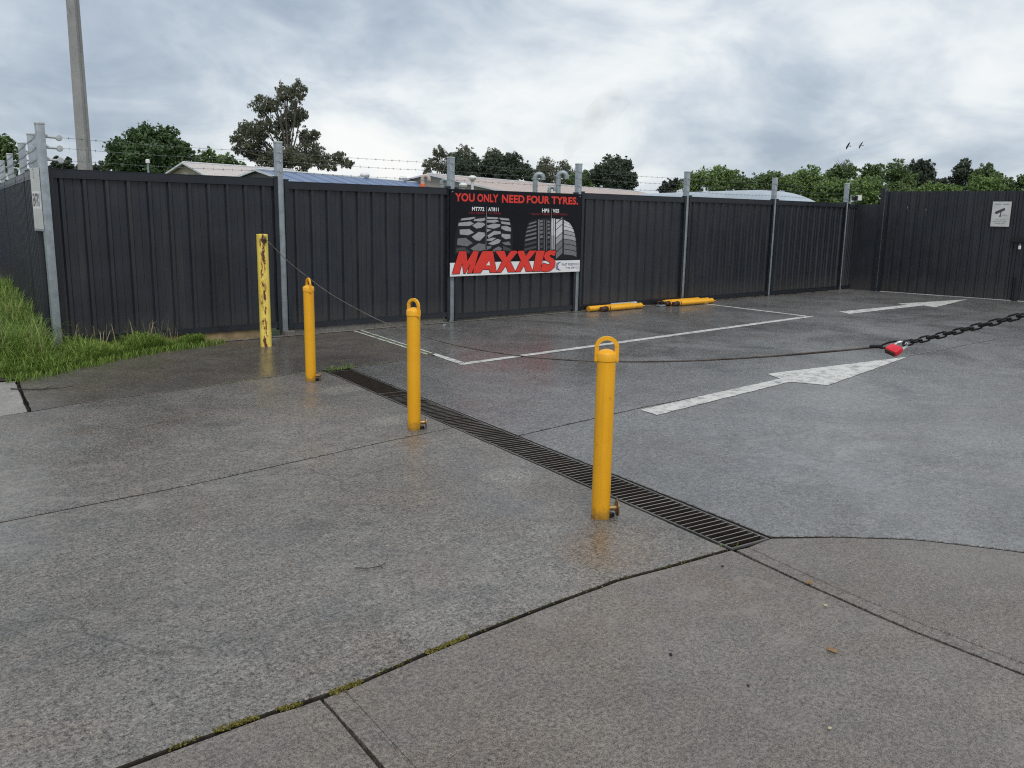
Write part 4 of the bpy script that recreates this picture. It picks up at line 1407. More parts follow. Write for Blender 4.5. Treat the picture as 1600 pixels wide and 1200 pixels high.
# post that the chain is fixed to, just past the right edge of the picture
cpq = cpt(9.69, 0)
rp = empty('bollard', (cpq.x, cpq.y, 0), 'yellow steel post holding the far end of the chain past the right edge', 'bollard')
MB().lathe([(0.066, -0.01), (0.066, 1.70), (0.060, 1.706), (0.058, 1.69)], 28, (cpq.x, cpq.y, 0)).build('tube', 'old_yellow_paint', rp, 40)

# ------------------------------------------------------------------ things beyond the fence
def lightpole():
    root = empty('concrete_pole', (4.43, 14.6, 0), 'tall pale concrete power pole rising out of the photo at left', 'pole')
    m = MB()
    rot = Matrix.Rotation(R(-52), 3, 'Z')
    prof = [(-0.145, -0.115), (-0.02, -0.115), (-0.02, -0.095), (0.02, -0.095), (0.02, -0.115), (0.145, -0.115), (0.145, 0.115), (0.02, 0.115), (0.02, 0.095), (-0.02, 0.095), (-0.02, 0.115), (-0.145, 0.115)]
    prof = [(-0.135, -0.11), (0.135, -0.11), (0.135, -0.015), (0.118, -0.012), (0.118, 0.012), (0.135, 0.015), (0.135, 0.11), (-0.135, 0.11)]
    vs = []
    for z, s in ((-0.05, 1.1), (12.0, 0.72)):
        for x, y in prof:
            q = rot @ Vector((x * s, y * s, 0))
            vs.append((4.43 + q.x, 14.6 + q.y, z))
    k = len(prof)
    m.add(vs, [(i, (i + 1) % k, k + (i + 1) % k, k + i) for i in range(k)] + [tuple(range(k - 1, -1, -1)), tuple(range(k, 2 * k))])
    m.build('shaft', 'concrete_pole', root)
    b = MB()
    b.bevel_box((4.43, 14.6, 11.4), (2.2, 0.1, 0.12), 0.01)
    b.build('cross_arm', 'timber', root)


lightpole()


def gabled(name, label, A, B, half, drop, over, wall, roof, trim, pitch_rib, cat='building', eave_lo=None, win=True):
    """low building with ridge A-B, ribbed roof, gable walls"""
    A, B = Vector(A), Vector(B)
    t = (B - A)
    L = t.length
    t.normalize()
    n = Vector((t.y, -t.x, 0))         # towards the camera
    base = (A + B) / 2
    root = empty(name, (base.x, base.y, 0), label, cat)
    w = MB()
    hz = A.z
    e = hz - drop
    a0, a1 = A + t * over, B - t * over
    z = Vector((0, 0, 1))

    def P(q, off, zz):
        r = q + n * off
        return (r.x, r.y, zz)
    hw = half * 0.93
    ew = hz - drop * 0.93 - 0.04
    vs = [P(a0, hw, 0), P(a1, hw, 0), P(a1, -hw, 0), P(a0, -hw, 0), P(a0, hw, ew), P(a1, hw, ew), P(a1, -hw, ew), P(a0, -hw, ew), P(a0, 0, hz - 0.05), P(a1, 0, hz - 0.05)]
    w.add(vs, [(0, 1, 5, 4), (1, 2, 6, 9, 5), (2, 3, 7, 6), (3, 0, 4, 8, 7)])
    w.build('wall', wall, root)
    rf = MB()
    k = int(L / pitch_rib)
    for sgn in (1, -1):
        vs, fs = [], []
        for i in range(k + 1):
            s = L * i / k
            for ds, dz in ((-0.03, 0.0), (-0.015, 0.035), (0.015, 0.035), (0.03, 0.0)):
                s2 = min(L, max(0, s + ds))
                q = A + t * s2
                vs.append(P(q, 0.02 * sgn, hz + dz))
                vs.append(P(q, half * sgn, e + dz))
        m = len(vs) // 2
        for i in range(m - 1):
            fs.append((2 * i, 2 * i + 1, 2 * i + 3, 2 * i + 2) if sgn > 0 else (2 * i, 2 * i + 2, 2 * i + 3, 2 * i + 1))
        rf.add(vs, fs)
    ro = rf.build('roof', roof, root)
    tr = MB()
    tr.tube([A + z * 0.03, B + z * 0.03], 0.06, 6)
    for q in (A, B):
        for sgn in (1, -1):
            a, b = Vector(P(q, 0, hz - 0.02)), Vector(P(q, half * sgn, e - 0.02))
            tr.tube([a, b], 0.07, 4)
    tr.build('ridge_trim', trim, ro)
    for sgn in (1, -1):
        MB().tube([P(A, (half + 0.05) * sgn, e - 0.04), P(B, (half + 0.05) * sgn, e - 0.04)], 0.07, 6).build('gutter', trim, ro)
    if win:
        q = a0 - t * 0.02
        u = MB()
        c = Vector(P(q, -0.1, hz - drop * 0.75))
        rot = Matrix((t, n, z)).transposed()
        u.box(c, (0.06, 0.5, 0.5), 0, rot)
        wv = u.build('gable_vent', trim, root)
        MB().box(c - t * 0.032, (0.02, 0.3, 0.3), 0, rot).build('vent_opening', 'glass_dark', wv)
    return root


gabled('shed_building', 'beige gabled shed with pale ribbed roof below the large dark tree', (18.62, 45.71, 4.53), (27.5, 48.2, 4.53), 3.4, 1.25, 0.35, 'wall_beige', 'roof_pale', 'roof_trim', 0.5)
gabled('shop_building', 'long low building with blue steel roof behind the second fence bay', (17.26, 32.2, 3.67), (36.3, 41.5, 3.67), 3.3, 0.95, 0.3, 'wall_grey', 'roof_blue', 'roof_trim', 1.35)
gabled('warehouse_building', 'long warehouse with pinkish pale roof behind the advertising board', (32.33, 38.45, 4.24), (68.26, 50.92, 4.24), 9.0, 1.7, 0.4, 'wall_beige', 'roof_pink', 'roof_trim', 2.2)


def gooseneck(label, x, y, ztop, r, hook=(0.757, -0.653), mat='galvanised', band=None, foot=False):
    root = empty('vent_pipe', (x, y, 0), label, 'vent pipe', 'gooseneck vent pipes')
    h = Vector((hook[0], hook[1], 0))
    rad = r * 1.55
    pts = [Vector((x, y, -0.05)), Vector((x, y, ztop - rad - r))]
    c = Vector((x, y, ztop - rad - r)) + h * rad
    for w in np.linspace(math.pi, -0.1, 11):
        pts.append(c + h * rad * math.cos(w) + Vector((0, 0, rad * math.sin(w))))
    pts.append(pts[-1] + Vector((0, 0, -r * 0.6)))
    MB().tube(pts, r, 12).build('pipe', mat, root, 50)
    for zf in (0.25, 0.55):
        zq = ztop * (0.75 + zf * 0.3)
        if zq < ztop - rad - r:
            MB().lathe([(r, -0.03), (r * 1.15, -0.028), (r * 1.15, 0.028), (r, 0.03)], 12, (x, y, zq)).build('flange', mat, root, 40)
    if band:
        MB().lathe([(r * 1.2, -0.16), (r * 1.35, -0.1), (r * 1.35, 0.1), (r * 1.2, 0.14)], 12, (x, y, ztop - 0.62), 0).build('band', band, root, 40)
    return root


gooseneck('left of the two tall gooseneck vent pipes above the advertising board', 23.18, 17.62, 3.46, 0.105)
gooseneck('taller right gooseneck vent pipe above the advertising board', 23.90, 16.95, 3.54, 0.11)
gooseneck('low curled vent pipe between the two tall ones', 23.62, 17.2, 2.90, 0.075)
gooseneck('gooseneck vent pipe with orange band behind the blue roof end', 22.85, 25.5, 3.55, 0.10, mat='roof_pink', band='orange_band')
gooseneck('grey curled vent pipe with dark foot left of the board post', 22.40, 23.3, 3.30, 0.10, mat='galvanised', band='black_steel')


def roof_vent(label, x, y, z, s=1.0):
    root = empty('roof_vent', (x, y, z - 1.2 * s), label, 'roof vent', 'round ventilators above the roofs')
    MB().lathe([(0.10 * s, -1.2 * s), (0.10 * s, -0.25 * s)], 12, (x, y, z)).build('neck', 'roof_trim', root, 40)
    MB().lathe([(0.16 * s, -0.30 * s), (0.26 * s, -0.22 * s), (0.30 * s, -0.1 * s), (0.24 * s, 0.0), (0.08 * s, 0.05 * s)], 14, (x, y, z)).build('turbine', 'white_paint_metal', root, 40)


roof_vent('white capped roof vent right of the board post on the pink roof', 31.65, 32.72, 3.95, 0.9)
roof_vent('squat round roof vent beside the capped one', 31.21, 33.06, 3.50, 0.9)
roof_vent('left round ventilator on the ridge of the blue roof', 26.4, 36.7, 4.0, 1.0)
roof_vent('right round ventilator on the ridge of the blue roof', 30.6, 38.8, 4.0, 1.0)

# thin pole in front of the dark tree
tp = empty('mast', (13.53, 36.9, 0), 'thin grey mast with small cap in front of the large dark tree', 'mast')
MB().tube([(13.53, 36.9, 0), (13.53, 36.9, 3.95)], 0.05, 8).build('pole', 'galvanised', tp)
MB().lathe([(0.06, 0), (0.11, 0.03), (0.11, 0.18), (0.05, 0.22)], 10, (13.53, 36.9, 3.93)).build('cap', 'white_paint_metal', tp)

# silver rounded vehicle behind the far bays
def silver_vehicle():
    A, B = Vector((33.4, 20.6, 0)), Vector((28.6, 7.2, 0))
    t = (B - A).normalized()
    n = Vector((t.y, -t.x, 0))
    if n.x > 0:
        n = -n
    L = (B - A).length
    root = empty('caravan', ((A.x + B.x) / 2, (A.y + B.y) / 2, 0), 'long silver caravan with rounded roof showing above the right fence bays', 'caravan')
    vs, fs = [], []
    K, J = 40, 17
    for i in range(K + 1):
        s = i / K
        # roof height along the length: long gentle climb, round nose
        nose = max(0.0, (s - 0.66) / 0.34)
        tail = max(0.0, (0.12 - s) / 0.12)
        top = 2.84 - 0.95 * nose ** 2.6 - 0.30 * tail ** 2
        wd = 1.2 * (1 - 0.35 * nose ** 3 - 0.1 * tail ** 3)
        for j in range(J):
            w = math.pi * j / (J - 1)
            cx = math.copysign(abs(math.cos(w)) ** 0.45, math.cos(w))
            sz = abs(math.sin(w)) ** 0.55
            q = A + t * (s * L) + n * (cx * wd)
            vs.append((q.x, q.y, 0.55 + (top - 0.55) * sz))
    for i in range(K):
        for j in range(J - 1):
            fs.append((i * J + j, i * J + j + 1, (i + 1) * J + j + 1, (i + 1) * J + j))
    fs += [tuple(range(J)), tuple(K * J + j for j in range(J - 1, -1, -1))]
    m = MB()
    m.add(vs, fs)
    m.build('body', 'silver_body', root, 50)
    rot = Matrix((t, n, Vector((0, 0, 1)))).transposed()
    ch = MB().box((A + B) / 2 + Vector((0, 0, 0.45)), (L * 0.94, 1.9, 0.2), 0, rot)
    ch.build('chassis', 'black_steel', root)
    for s in (0.3, 0.36, 0.8):
        for sd in (-1, 1):
            c = A + t * (s * L) + n * sd * 0.95 + Vector((0, 0, 0.38))
            r2 = Matrix((t, Vector((0, 0, 1)), n)).transposed()
            wh = MB().lathe([(0.22, -0.12), (0.36, -0.11), (0.38, -0.06), (0.38, 0.06), (0.36, 0.11), (0.22, 0.12)], 20, c, 0, r2)
            wo = wh.build('wheel', 'rubber', root, 40)
            MB().lathe([(0.05, -0.10), (0.21, -0.10), (0.21, 0.10), (0.05, 0.10)], 14, c, 0, r2).build('rim', 'galvanised_light', wo)
    for s in (0.15, 0.35, 0.55):
        c = A + t * (s * L) + n * 1.19 + Vector((0, 0, 1.55))
        MB().bevel_box(c, (1.2, 0.06, 0.55), 0.03, 0, rot).build('window', 'glass_dark', root)


silver_vehicle()

# blue container with white roof behind the side fence
ct = empty('shipping_container', (3.3, 20.5, 0), 'blue container with white roof edge behind the side fence at far left', 'container')
m = MB()
crot = Matrix.Rotation(R(8), 3, 'Z')
for i in range(16):
    m.box(Vector((3.2, 20.8, 1.17)) + crot @ Vector((-2.25 + i * 0.30, 0, 0)), (0.16, 2.46, 2.3), 0, crot)
m.box((3.2, 20.8, 1.17), (4.9, 2.40, 2.28), 0, crot)
m.build('ribbed_wall', 'blue_paint', ct)
MB().box((3.2, 20.8, 2.44), (5.0, 2.5, 0.24), 0, crot).build('roof_edge', 'white_paint_metal', ct)

# floodlight on the last post
fl = empty('floodlight', (17.1, -0.06, 2.02), 'small white floodlight on the fence beside the last steel post', 'floodlight')
MB().tube([(17.03, -0.06, 2.0), (17.03, -0.06, 2.20), (17.2, -0.06, 2.16)], 0.018, 8).build('arm', 'galvanised', fl)
MB().bevel_box((17.33, -0.10, 2.14), (0.16, 0.07, 0.12), 0.01).build('lamp_head', 'white_paint_metal', fl)
MB().bevel_box((17.22, -0.08, 2.14), (0.06, 0.08, 0.10), 0.01).build('sensor', 'black_steel', fl)


# ------------------------------------------------------------------ trees
def leaf_cloud(centers, radii, counts, size, droop=0.0, flat=0.0):
    P, D, S = [], [], []
    for c, r, k in zip(centers, radii, counts):
        d = rng.normal(size=(k, 3))
        d /= np.linalg.norm(d, axis=1, keepdims=True) + 1e-9
        rad = r * (0.35 + 0.65 * rng.random((k, 1)) ** 0.6)
        rad *= 1 + 0.12 * rng.normal(size=(k, 1))
        sc = np.array([1, 1, 0.85 - flat * 0.5])
        P.append(np.asarray(c) + d * rad * sc)
        D.append(d)
        S.append(np.full(k, 1.0))
    P, D = np.vstack(P), np.vstack(D)
    n = len(P)
    nr = D * 0.7 + rng.normal(size=(n, 3)) * 0.7 + np.array([0, 0, 0.35])
    nr /= np.linalg.norm(nr, axis=1, keepdims=True)
    a = np.cross(nr, rng.normal(size=(n, 3)))
    a[:, 2] -= droop
    a /= np.linalg.norm(a, axis=1, keepdims=True)
    b = np.cross(nr, a)
    s = size * (0.6 + 0.8 * rng.random((n, 1)))
    wv = 0.42 if droop == 0 else 0.30
    v = np.empty((n, 4, 3))
    v[:, 0] = P - a * s * 0.5
    v[:, 1] = P + b * s * wv + nr * s * 0.08
    v[:, 2] = P + a * s * 0.5
    v[:, 3] = P - b * s * wv + nr * s * 0.08
    return v.reshape(-1, 3), n


def quads_object(name, verts, n, mat, parent, k=4):
    me = bpy.data.meshes.new(name)
    me.vertices.add(n * k)
    me.vertices.foreach_set('co', verts.ravel())
    me.loops.add(n * k)
    me.loops.foreach_set('vertex_index', np.arange(n * k, dtype=np.int32))
    me.polygons.add(n)
    me.polygons.foreach_set('loop_start', np.arange(0, n * k, k, dtype=np.int32))
    me.update(calc_edges=True)
    me.validate()
    me.materials.append(MATS[mat])
    o = bpy.data.objects.new(name, me)
    col.objects.link(o)
    if parent is not None:
        o.parent = parent
        o.matrix_parent_inverse = Matrix.Translation(-Vector(parent.location))
    return o


KINDS = {  # leaf material, bark, leaf size, density, droop, clump fraction, low skirt
    'dark': ('foliage_dark', 'bark', 0.27, 24, 0.0, 0.30, True),
    'gum': ('foliage_gum', 'bark_gum', 0.32, 27, 1.3, 0.34, False),
    'gumfar': ('foliage_gum', 'bark_gum', 0.36, 24, 1.0, 0.32, True),
    'pine': ('foliage_pine', 'bark', 0.34, 28, 0.0, 0.28, True),
    'light': ('foliage_light', 'bark', 0.27, 26, 0.0, 0.26, True),
    'mid': ('foliage_mid', 'bark', 0.28, 26, 0.0, 0.26, True),
    'sombre': ('foliage_sombre', 'bark', 0.32, 28, 0.0, 0.26, True),
    'fir': ('foliage_pine', 'bark', 0.2, 30, 0.0, 0.4, True),
}


def tree(label, data, kind, name='tree', bare=False):
    (bx, by), yaw, blobs = data
    leafm, bark, size, dens, droop, cf_, skirt = KINDS[kind]
    root = empty(name, (bx, by, 0), label, 'tree', 'trees beyond the fence')
    rt = Vector((math.cos(R(yaw)), math.sin(R(yaw)), 0))
    dp = Vector((-rt.y, rt.x, 0))
    amin, amax = min(b[0] - b[2] for b in blobs), max(b[0] + b[2] for b in blobs)
    spread = (amax - amin) * 0.28
    top = max(b[1] + b[2] for b in blobs)
    bl = list(blobs)
    if skirt:
        low = min(b[1] - b[2] for b in blobs)
        floor = top * 0.28
        while low > floor:
            mr = (amax - amin) * 0.22
            for _ in range(3):
                bl.append((random.uniform(amin + mr * 0.6, amax - mr * 0.6), low - mr * 0.2, mr))
            low -= mr * 1.3
    cen, rad, cnt = [], [], []
    blob3 = []
    amid = (amin + amax) / 2
    for a, z, r in bl:
        r *= 1.28 if kind == 'gum' else 1.12
        edge = min(1.0, abs(a - amid) / ((amax - amin) / 2 + 1e-6))
        ctr = Vector((bx, by, 0)) + rt * a + dp * (random.uniform(-1, 1) * spread * (1 - 0.6 * edge)) + Vector((0, 0, z))
        blob3.append((ctr, r))
        # body of the lobe, then tufts that break up its outline
        cen.append(tuple(ctr))
        rad.append(r * 0.92)
        cnt.append(int(dens * (0.42 if droop else 0.75) * (r / size) ** 2) + 8)
        k = 30 if droop else 30
        for _ in range(k):
            d = Vector((random.gauss(0, 1), random.gauss(0, 1), random.gauss(0, 1))).normalized()
            cr = r * cf_ * random.uniform(0.35, 1.25)
            c = ctr + Vector((d.x, d.y, d.z * 0.95)) * (r - cr * 0.5) * random.uniform(0.55 if droop else 0.80, 1.32)
            cen.append(tuple(c))
            rad.append(cr)
            cnt.append(max(5, int(dens * 0.55 * (cr / size) ** 2 + 4)))
    v, n = leaf_cloud(cen, rad, cnt, size, droop)
    quads_object('crown', v, n, leafm, root)
    # trunk and limbs reach into the crown
    m = MB()
    tr = max(0.10, top * 0.022)
    low = min(b[1] for b in bl)
    fork = Vector((bx, by, 0)) + rt * (amid * 0.4) + Vector((0, 0, max(1.2, min(low, top * 0.5))))
    m.tube([(bx, by, -0.05), Vector((bx, by, 0)).lerp(fork, 0.5) + rt * random.uniform(-0.15, 0.15), fork], [tr * 1.25, tr, tr * 0.8], 8)
    for ctr, r in blob3:
        if ctr.z < fork.z:
            continue
        mid = fork.lerp(ctr, 0.55) + Vector((random.uniform(-0.3, 0.3), random.uniform(-0.3, 0.3), random.uniform(0.0, 0.5)))
        m.tube([fork, mid, ctr], [tr * 0.38, tr * 0.22, tr * 0.08], 6)
        if droop or bare:
            for _ in range(3):
                e = ctr + Vector((random.gauss(0, 1), random.gauss(0, 1), random.gauss(0, 1))).normalized() * r * 0.8
                m.tube([mid, ctr.lerp(e, 0.4), e], [tr * 0.2, tr * 0.12, tr * 0.05], 5)
    if bare:
        tp_ = max(blob3, key=lambda q: q[0].z)[0]
        for _ in range(22):
            e = tp_ + Vector((random.uniform(-1.6, 1.2), random.uniform(-1.2, 1.2), random.uniform(0.9, 2.1)))
            m.tube([tp_, tp_.lerp(e, 0.5) + Vector((random.uniform(-0.2, 0.2), 0, 0.1)), e], [0.05, 0.03, 0.015], 5)
    m.build('trunk', bark, root, 60)
    return root


TREES = {
    'dark_broad': ((25.3, 71.8), -18.6, [(-1.44, 6.12, 1.67), (0.21, 7.19, 1.73), (1.63, 6.81, 1.67), (2.67, 5.95, 1.15), (-2.36, 5.64, 0.96), (0.4, 5.86, 2.18), (-0.96, 7.86, 0.58), (0.17, 8.3, 0.51), (1.5, 8.25, 0.58), (-2.15, 7.25, 0.64), (2.9, 7.08, 0.64)]),
    'low_a': ((32.0, 75.3), -21.8, [(-0.57, 6.29, 0.55), (0.16, 6.74, 0.75), (0.85, 6.34, 0.55)]),
    'low_b': ((36.2, 79.6), -23.2, [(-0.29, 6.86, 0.65), (-0.89, 6.26, 0.65), (0.45, 6.3, 0.65), (1.21, 6.07, 0.51)]),
    'gum': ((55.1, 104.7), -26.5, [(0.22, 17.47, 1.08), (1.9, 17.55, 1.01), (-2.88, 15.6, 1.16), (-1.36, 15.6, 0.85), (1.41, 15.31, 1.24), (0.68, 14.31, 0.93), (-5.18, 12.82, 0.77), (-6.26, 11.26, 0.7), (-6.12, 9.88, 0.62), (-4.41, 11.61, 1.47), (-2.43, 12.8, 1.31), (-0.6, 13.7, 0.85), (0.04, 11.64, 0.93), (2.23, 14.52, 0.77), (2.87, 12.31, 0.93), (3.85, 11.92, 0.7), (-3.12, 9.15, 1.39), (0.66, 9.28, 1.24), (3.52, 10.22, 1.47), (2.48, 8.34, 1.08), (4.92, 8.84, 0.93), (7.22, 9.19, 0.77), (8.51, 8.37, 0.62), (-1.9, 8.07, 1.39), (6.05, 8.02, 0.77), (-5.16, 9.92, 0.93)]),
    'con_a': ((17.4, 71.1), -13.6, [(0.2, 5.22, 0.31), (0.18, 5.63, 0.19)]),
    'con_b': ((18.9, 73.6), -14.2, [(0.16, 5.21, 0.38), (0.2, 5.7, 0.19)]),
    'edge_l': ((11.5, 61.0), -11.0, [(0.07, 5.82, 0.75), (0.5, 5.31, 0.54), (0.11, 4.94, 0.86)]),
    'edge_l2': ((23.9, 91.2), -14.5, [(-3.1, 5.66, 0.78), (1.07, 5.56, 0.93), (2.61, 5.48, 0.78)]),
    'gum_mid': ((96.1, 125.6), -35.9, [(0.58, 12.97, 1.02), (-1.41, 10.69, 0.83), (0.28, 10.58, 1.11), (2.27, 12.11, 0.7), (-1.72, 9.34, 0.64)]),
    'gum_mid2': ((126.1, 155.7), -37.7, [(-0.06, 15.57, 1.99), (-1.97, 14.78, 1.19), (1.88, 14.49, 1.19)]),
    'gum_mid3': ((133.1, 153.6), -39.6, [(-0.11, 16.08, 1.45), (-1.08, 14.92, 1.21), (0.88, 14.96, 1.21)]),
    'macro': ((108.6, 133.8), -37.6, [(-0.95, 10.93, 2.41), (2.72, 11.48, 2.07), (-2.61, 10.08, 1.72), (0.73, 9.82, 2.41)]),
    'macro2': ((117.9, 129.8), -40.6, [(-2.93, 11.88, 2.1), (0.47, 11.94, 2.1), (2.87, 10.65, 1.75), (-0.06, 13.08, 0.98), (-4.27, 10.7, 2.1), (-0.86, 10.09, 2.45), (4.26, 9.52, 1.4)]),
    'gum_r': ((116.8, 117.7), -42.9, [(-0.01, 11.02, 1.59), (-0.79, 9.92, 1.33), (0.51, 9.47, 1.66)]),
    'gum_r2': ((122.3, 118.2), -44.1, [(0.1, 10.83, 1.63), (-1.19, 9.68, 1.53), (0.8, 9.07, 1.53)]),
    'pale_low': ((107.4, 97.5), -45.5, [(-1.33, 7.63, 1.6), (0.37, 7.52, 1.31), (-0.37, 8.61, 0.88), (1.1, 6.7, 1.17)]),
    'dark_round': ((105.6, 89.2), -47.3, [(-0.5, 10.31, 1.53), (-1.65, 8.86, 1.67), (0.76, 8.75, 2.23), (2.15, 7.33, 1.53), (-2.84, 8.32, 1.39), (-0.24, 7.04, 2.23), (1.51, 9.94, 1.11)]),
    'r0': ((117.1, 86.7), -50.9, [(-0.12, 6.86, 1.14), (-1.17, 6.43, 0.8), (1.15, 7.3, 1.02)]),
    'r1': ((108.8, 74.6), -52.6, [(-0.51, 7.29, 1.35), (1.19, 7.88, 1.55), (-0.93, 6.04, 1.45)]),
    'r2': ((115.7, 74.7), -54.2, [(-0.41, 8.25, 1.72), (0.81, 7.67, 1.51), (-0.7, 6.46, 1.72)]),
    'r3': ((112.9, 69.0), -55.4, [(-0.67, 7.25, 1.14), (0.68, 6.88, 1.03), (-0.2, 5.92, 1.45)]),
    'r4': ((122.1, 70.4), -57.0, [(-1.56, 7.41, 1.43), (0.09, 7.92, 1.54), (1.4, 7.43, 1.43), (-0.29, 6.22, 1.75)]),
    'r5': ((117.6, 61.7), -59.0, [(-2.04, 7.11, 1.24), (-0.64, 7.96, 1.24), (0.91, 7.87, 1.45), (1.72, 6.75, 1.45), (-0.52, 6.37, 1.66)]),
    'r6': ((114.5, 55.8), -60.4, [(-0.29, 6.02, 1.39), (1.06, 6.38, 1.19), (-0.83, 5.3, 1.19)]),
    'bare': ((138.6, 67.2), -61.2, [(-1.72, 9.35, 1.19), (0.05, 10.09, 1.43), (1.31, 9.66, 1.07), (-0.62, 8.39, 1.67)]),
    'r7': ((137.3, 60.8), -63.0, [(-0.97, 9.65, 1.04), (0.37, 9.85, 1.16), (-0.18, 8.43, 1.62)]),
    'r8': ((115.6, 51.0), -62.5, [(-1.0, 6.35, 1.47), (0.84, 6.18, 1.57), (0.09, 5.31, 1.38)]),
    'r9': ((133.9, 55.0), -64.3, [(-0.47, 9.64, 1.34), (-1.0, 8.38, 1.45), (0.78, 7.99, 1.56)]),
    'r10': ((117.2, 47.8), -64.0, [(-0.79, 5.84, 1.18), (0.77, 5.68, 1.38)]),
    'dk1': ((150.2, 59.9), -65.2, [(-0.7, 10.42, 1.49), (0.04, 11.06, 1.12), (-0.12, 8.49, 1.99), (-0.19, 7.2, 1.74)]),
    'dk2': ((152.2, 58.8), -65.8, [(-0.58, 11.02, 1.13), (0.04, 9.83, 1.13), (-0.32, 8.33, 1.75)]),
    'hedge1': ((110.2, 39.6), -66.0, [(-1.01, 5.23, 0.91), (-0.02, 5.55, 0.91), (0.99, 5.63, 0.82)]),
    'hedge2': ((111.2, 37.3), -67.2, [(-0.44, 5.56, 0.82), (0.43, 5.41, 0.82)]),
    'dk3': ((150.5, 52.1), -67.8, [(-0.26, 11.05, 0.98), (-0.82, 10.02, 1.1), (0.45, 9.6, 1.1), (-0.97, 8.78, 1.1), (0.13, 8.16, 1.47)]),
    'r11': ((144.1, 45.6), -69.0, [(-0.79, 9.76, 1.04), (-1.57, 8.8, 1.16), (0.19, 8.79, 1.16), (1.1, 8.4, 0.81)]),
    'r12': ((115.1, 34.9), -68.9, [(-0.72, 6.29, 1.21), (0.55, 6.28, 1.21)]),
    'r13': ((149.3, 55.1), -66.6, [(-0.21, 8.16, 0.73), (-0.94, 7.74, 0.98), (0.77, 7.95, 0.98)]),
    'r14': ((156.0, 45.7), -70.5, [(-1.79, 8.26, 0.87), (-0.57, 8.05, 0.75), (0.43, 8.86, 0.75), (1.23, 8.25, 0.99)]),
    'r15': ((147.0, 37.1), -72.3, [(-1.02, 8.17, 1.62), (0.58, 8.54, 1.39)]),
}
TREE_LIST = [
    ('dark_broad', 'dark', 'large round dark green tree left of the beige shed'),
    ('low_a', 'mid', 'small leafy tree above the ridge of the beige shed'),
    ('low_b', 'mid', 'small leafy tree between the beige shed and the tall gum'),
    ('gum', 'gum', 'tall open-crowned gum tree behind the second steel post'),
    ('con_a', 'fir', 'small dark bushy conifer behind the corner post wires'),
    ('con_b', 'fir', 'small spiky conifer just left of the concrete pole'),
    ('edge_l', 'mid', 'green tree at the far left edge above the side fence'),
    ('edge_l2', 'sombre', 'low dark tree line at the foot of the concrete pole'),
    ('gum_mid', 'gum', 'thin airy gum tree left of the board post'),
    ('gum_mid2', 'gumfar', 'pale gum crown just above the dark spreading pine on its left'),
    ('gum_mid3', 'gumfar', 'pale gum crown poking out above the middle of the dark pines'),
    ('macro', 'pine', 'dark spreading pine directly behind the board post'),
    ('macro2', 'pine', 'wide dark pine above the middle of the advertising board'),
    ('gum_r', 'gumfar', 'olive gum crown behind the left tall vent pipe'),
    ('gum_r2', 'gumfar', 'olive gum crown behind the right tall vent pipe'),
    ('pale_low', 'mid', 'low pale green tree behind the board right post'),
    ('dark_round', 'pine', 'dense dark rounded tree right of the advertising board'),
    ('r0', 'sombre', 'low dark bush tree where the right tree row begins'),
    ('r1', 'light', 'green tree behind the post where the silver roof starts'),
    ('r2', 'light', 'bright green tree above the left part of the silver roof'),
    ('r3', 'mid', 'low green tree above the middle of the silver roof'),
    ('r4', 'mid', 'green tree directly behind the sixth steel post'),
    ('r5', 'light', 'bright green tree above the rounded nose of the silver roof'),
    ('r6', 'light', 'low light green tree left of the last steel post'),
    ('bare', 'mid', 'tree with bare twiggy top beneath the two birds'),
    ('r7', 'mid', 'round green tree crown right of the last steel post'),
    ('r8', 'light', 'low bright tree behind the floodlight'),
    ('r9', 'mid', 'green tree left of the twin dark trees'),
    ('r10', 'mid', 'low green tree above the gate corner'),
    ('dk1', 'sombre', 'left of the twin tall dark trees above the gate'),
    ('dk2', 'sombre', 'right of the twin tall dark trees above the gate'),
    ('hedge1', 'light', 'bright low shrub tree below the twin dark trees'),
    ('hedge2', 'light', 'bright low shrub tree left of the pointed dark tree'),
    ('dk3', 'sombre', 'pointed dark tree standing alone above the gate'),
    ('r11', 'mid', 'olive green tree crown right of the pointed dark tree'),
    ('r12', 'light', 'rounded light green tree above the camera sign'),
    ('r13', 'sombre', 'small distant tree in the gap between the dark trees'),
    ('r14', 'mid', 'distant low tree at the right edge of the photo'),
]
for key, kind, label in TREE_LIST:
    tree(label, TREES[key], kind, 'gum_tree' if kind.startswith('gum') else ('pine_tree' if kind in ('pine', 'fir') else 'leafy_tree'), key == 'bare')


# ------------------------------------------------------------------ grass, moss
def blades(pos, h, lean=0.5, width=0.006):
    n = len(pos)
    az = rng.random(n) * 2 * np.pi
    d = np.stack([np.cos(az), np.sin(az), np.zeros(n)], 1)
    sidev = np.stack([-np.sin(az + rng.normal(0, 0.6, n)), np.cos(az + rng.normal(0, 0.6, n)), np.zeros(n)], 1)
    ln = (lean * (0.3 + rng.random(n)))[:, None]
    hh = h[:, None]
    w = (width * (0.7 + 0.6 * rng.random(n)))[:, None]
    up = np.array([0, 0, 1.0])
    p0 = pos
    p1 = pos + up * hh * 0.45 + d * hh * ln * 0.22
    p2 = pos + up * hh * 0.80 + d * hh * ln * 0.62
    p3 = pos + up * hh * (0.95 - 0.25 * ln) + d * hh * ln * 1.15
    V = np.stack([p0 - sidev * w * 0.5, p0 + sidev * w * 0.5, p1 + sidev * w * 0.5, p1 - sidev * w * 0.5, p2 + sidev * w * 0.36, p2 - sidev * w * 0.36, p3], 1)
    return V.reshape(-1, 3), n


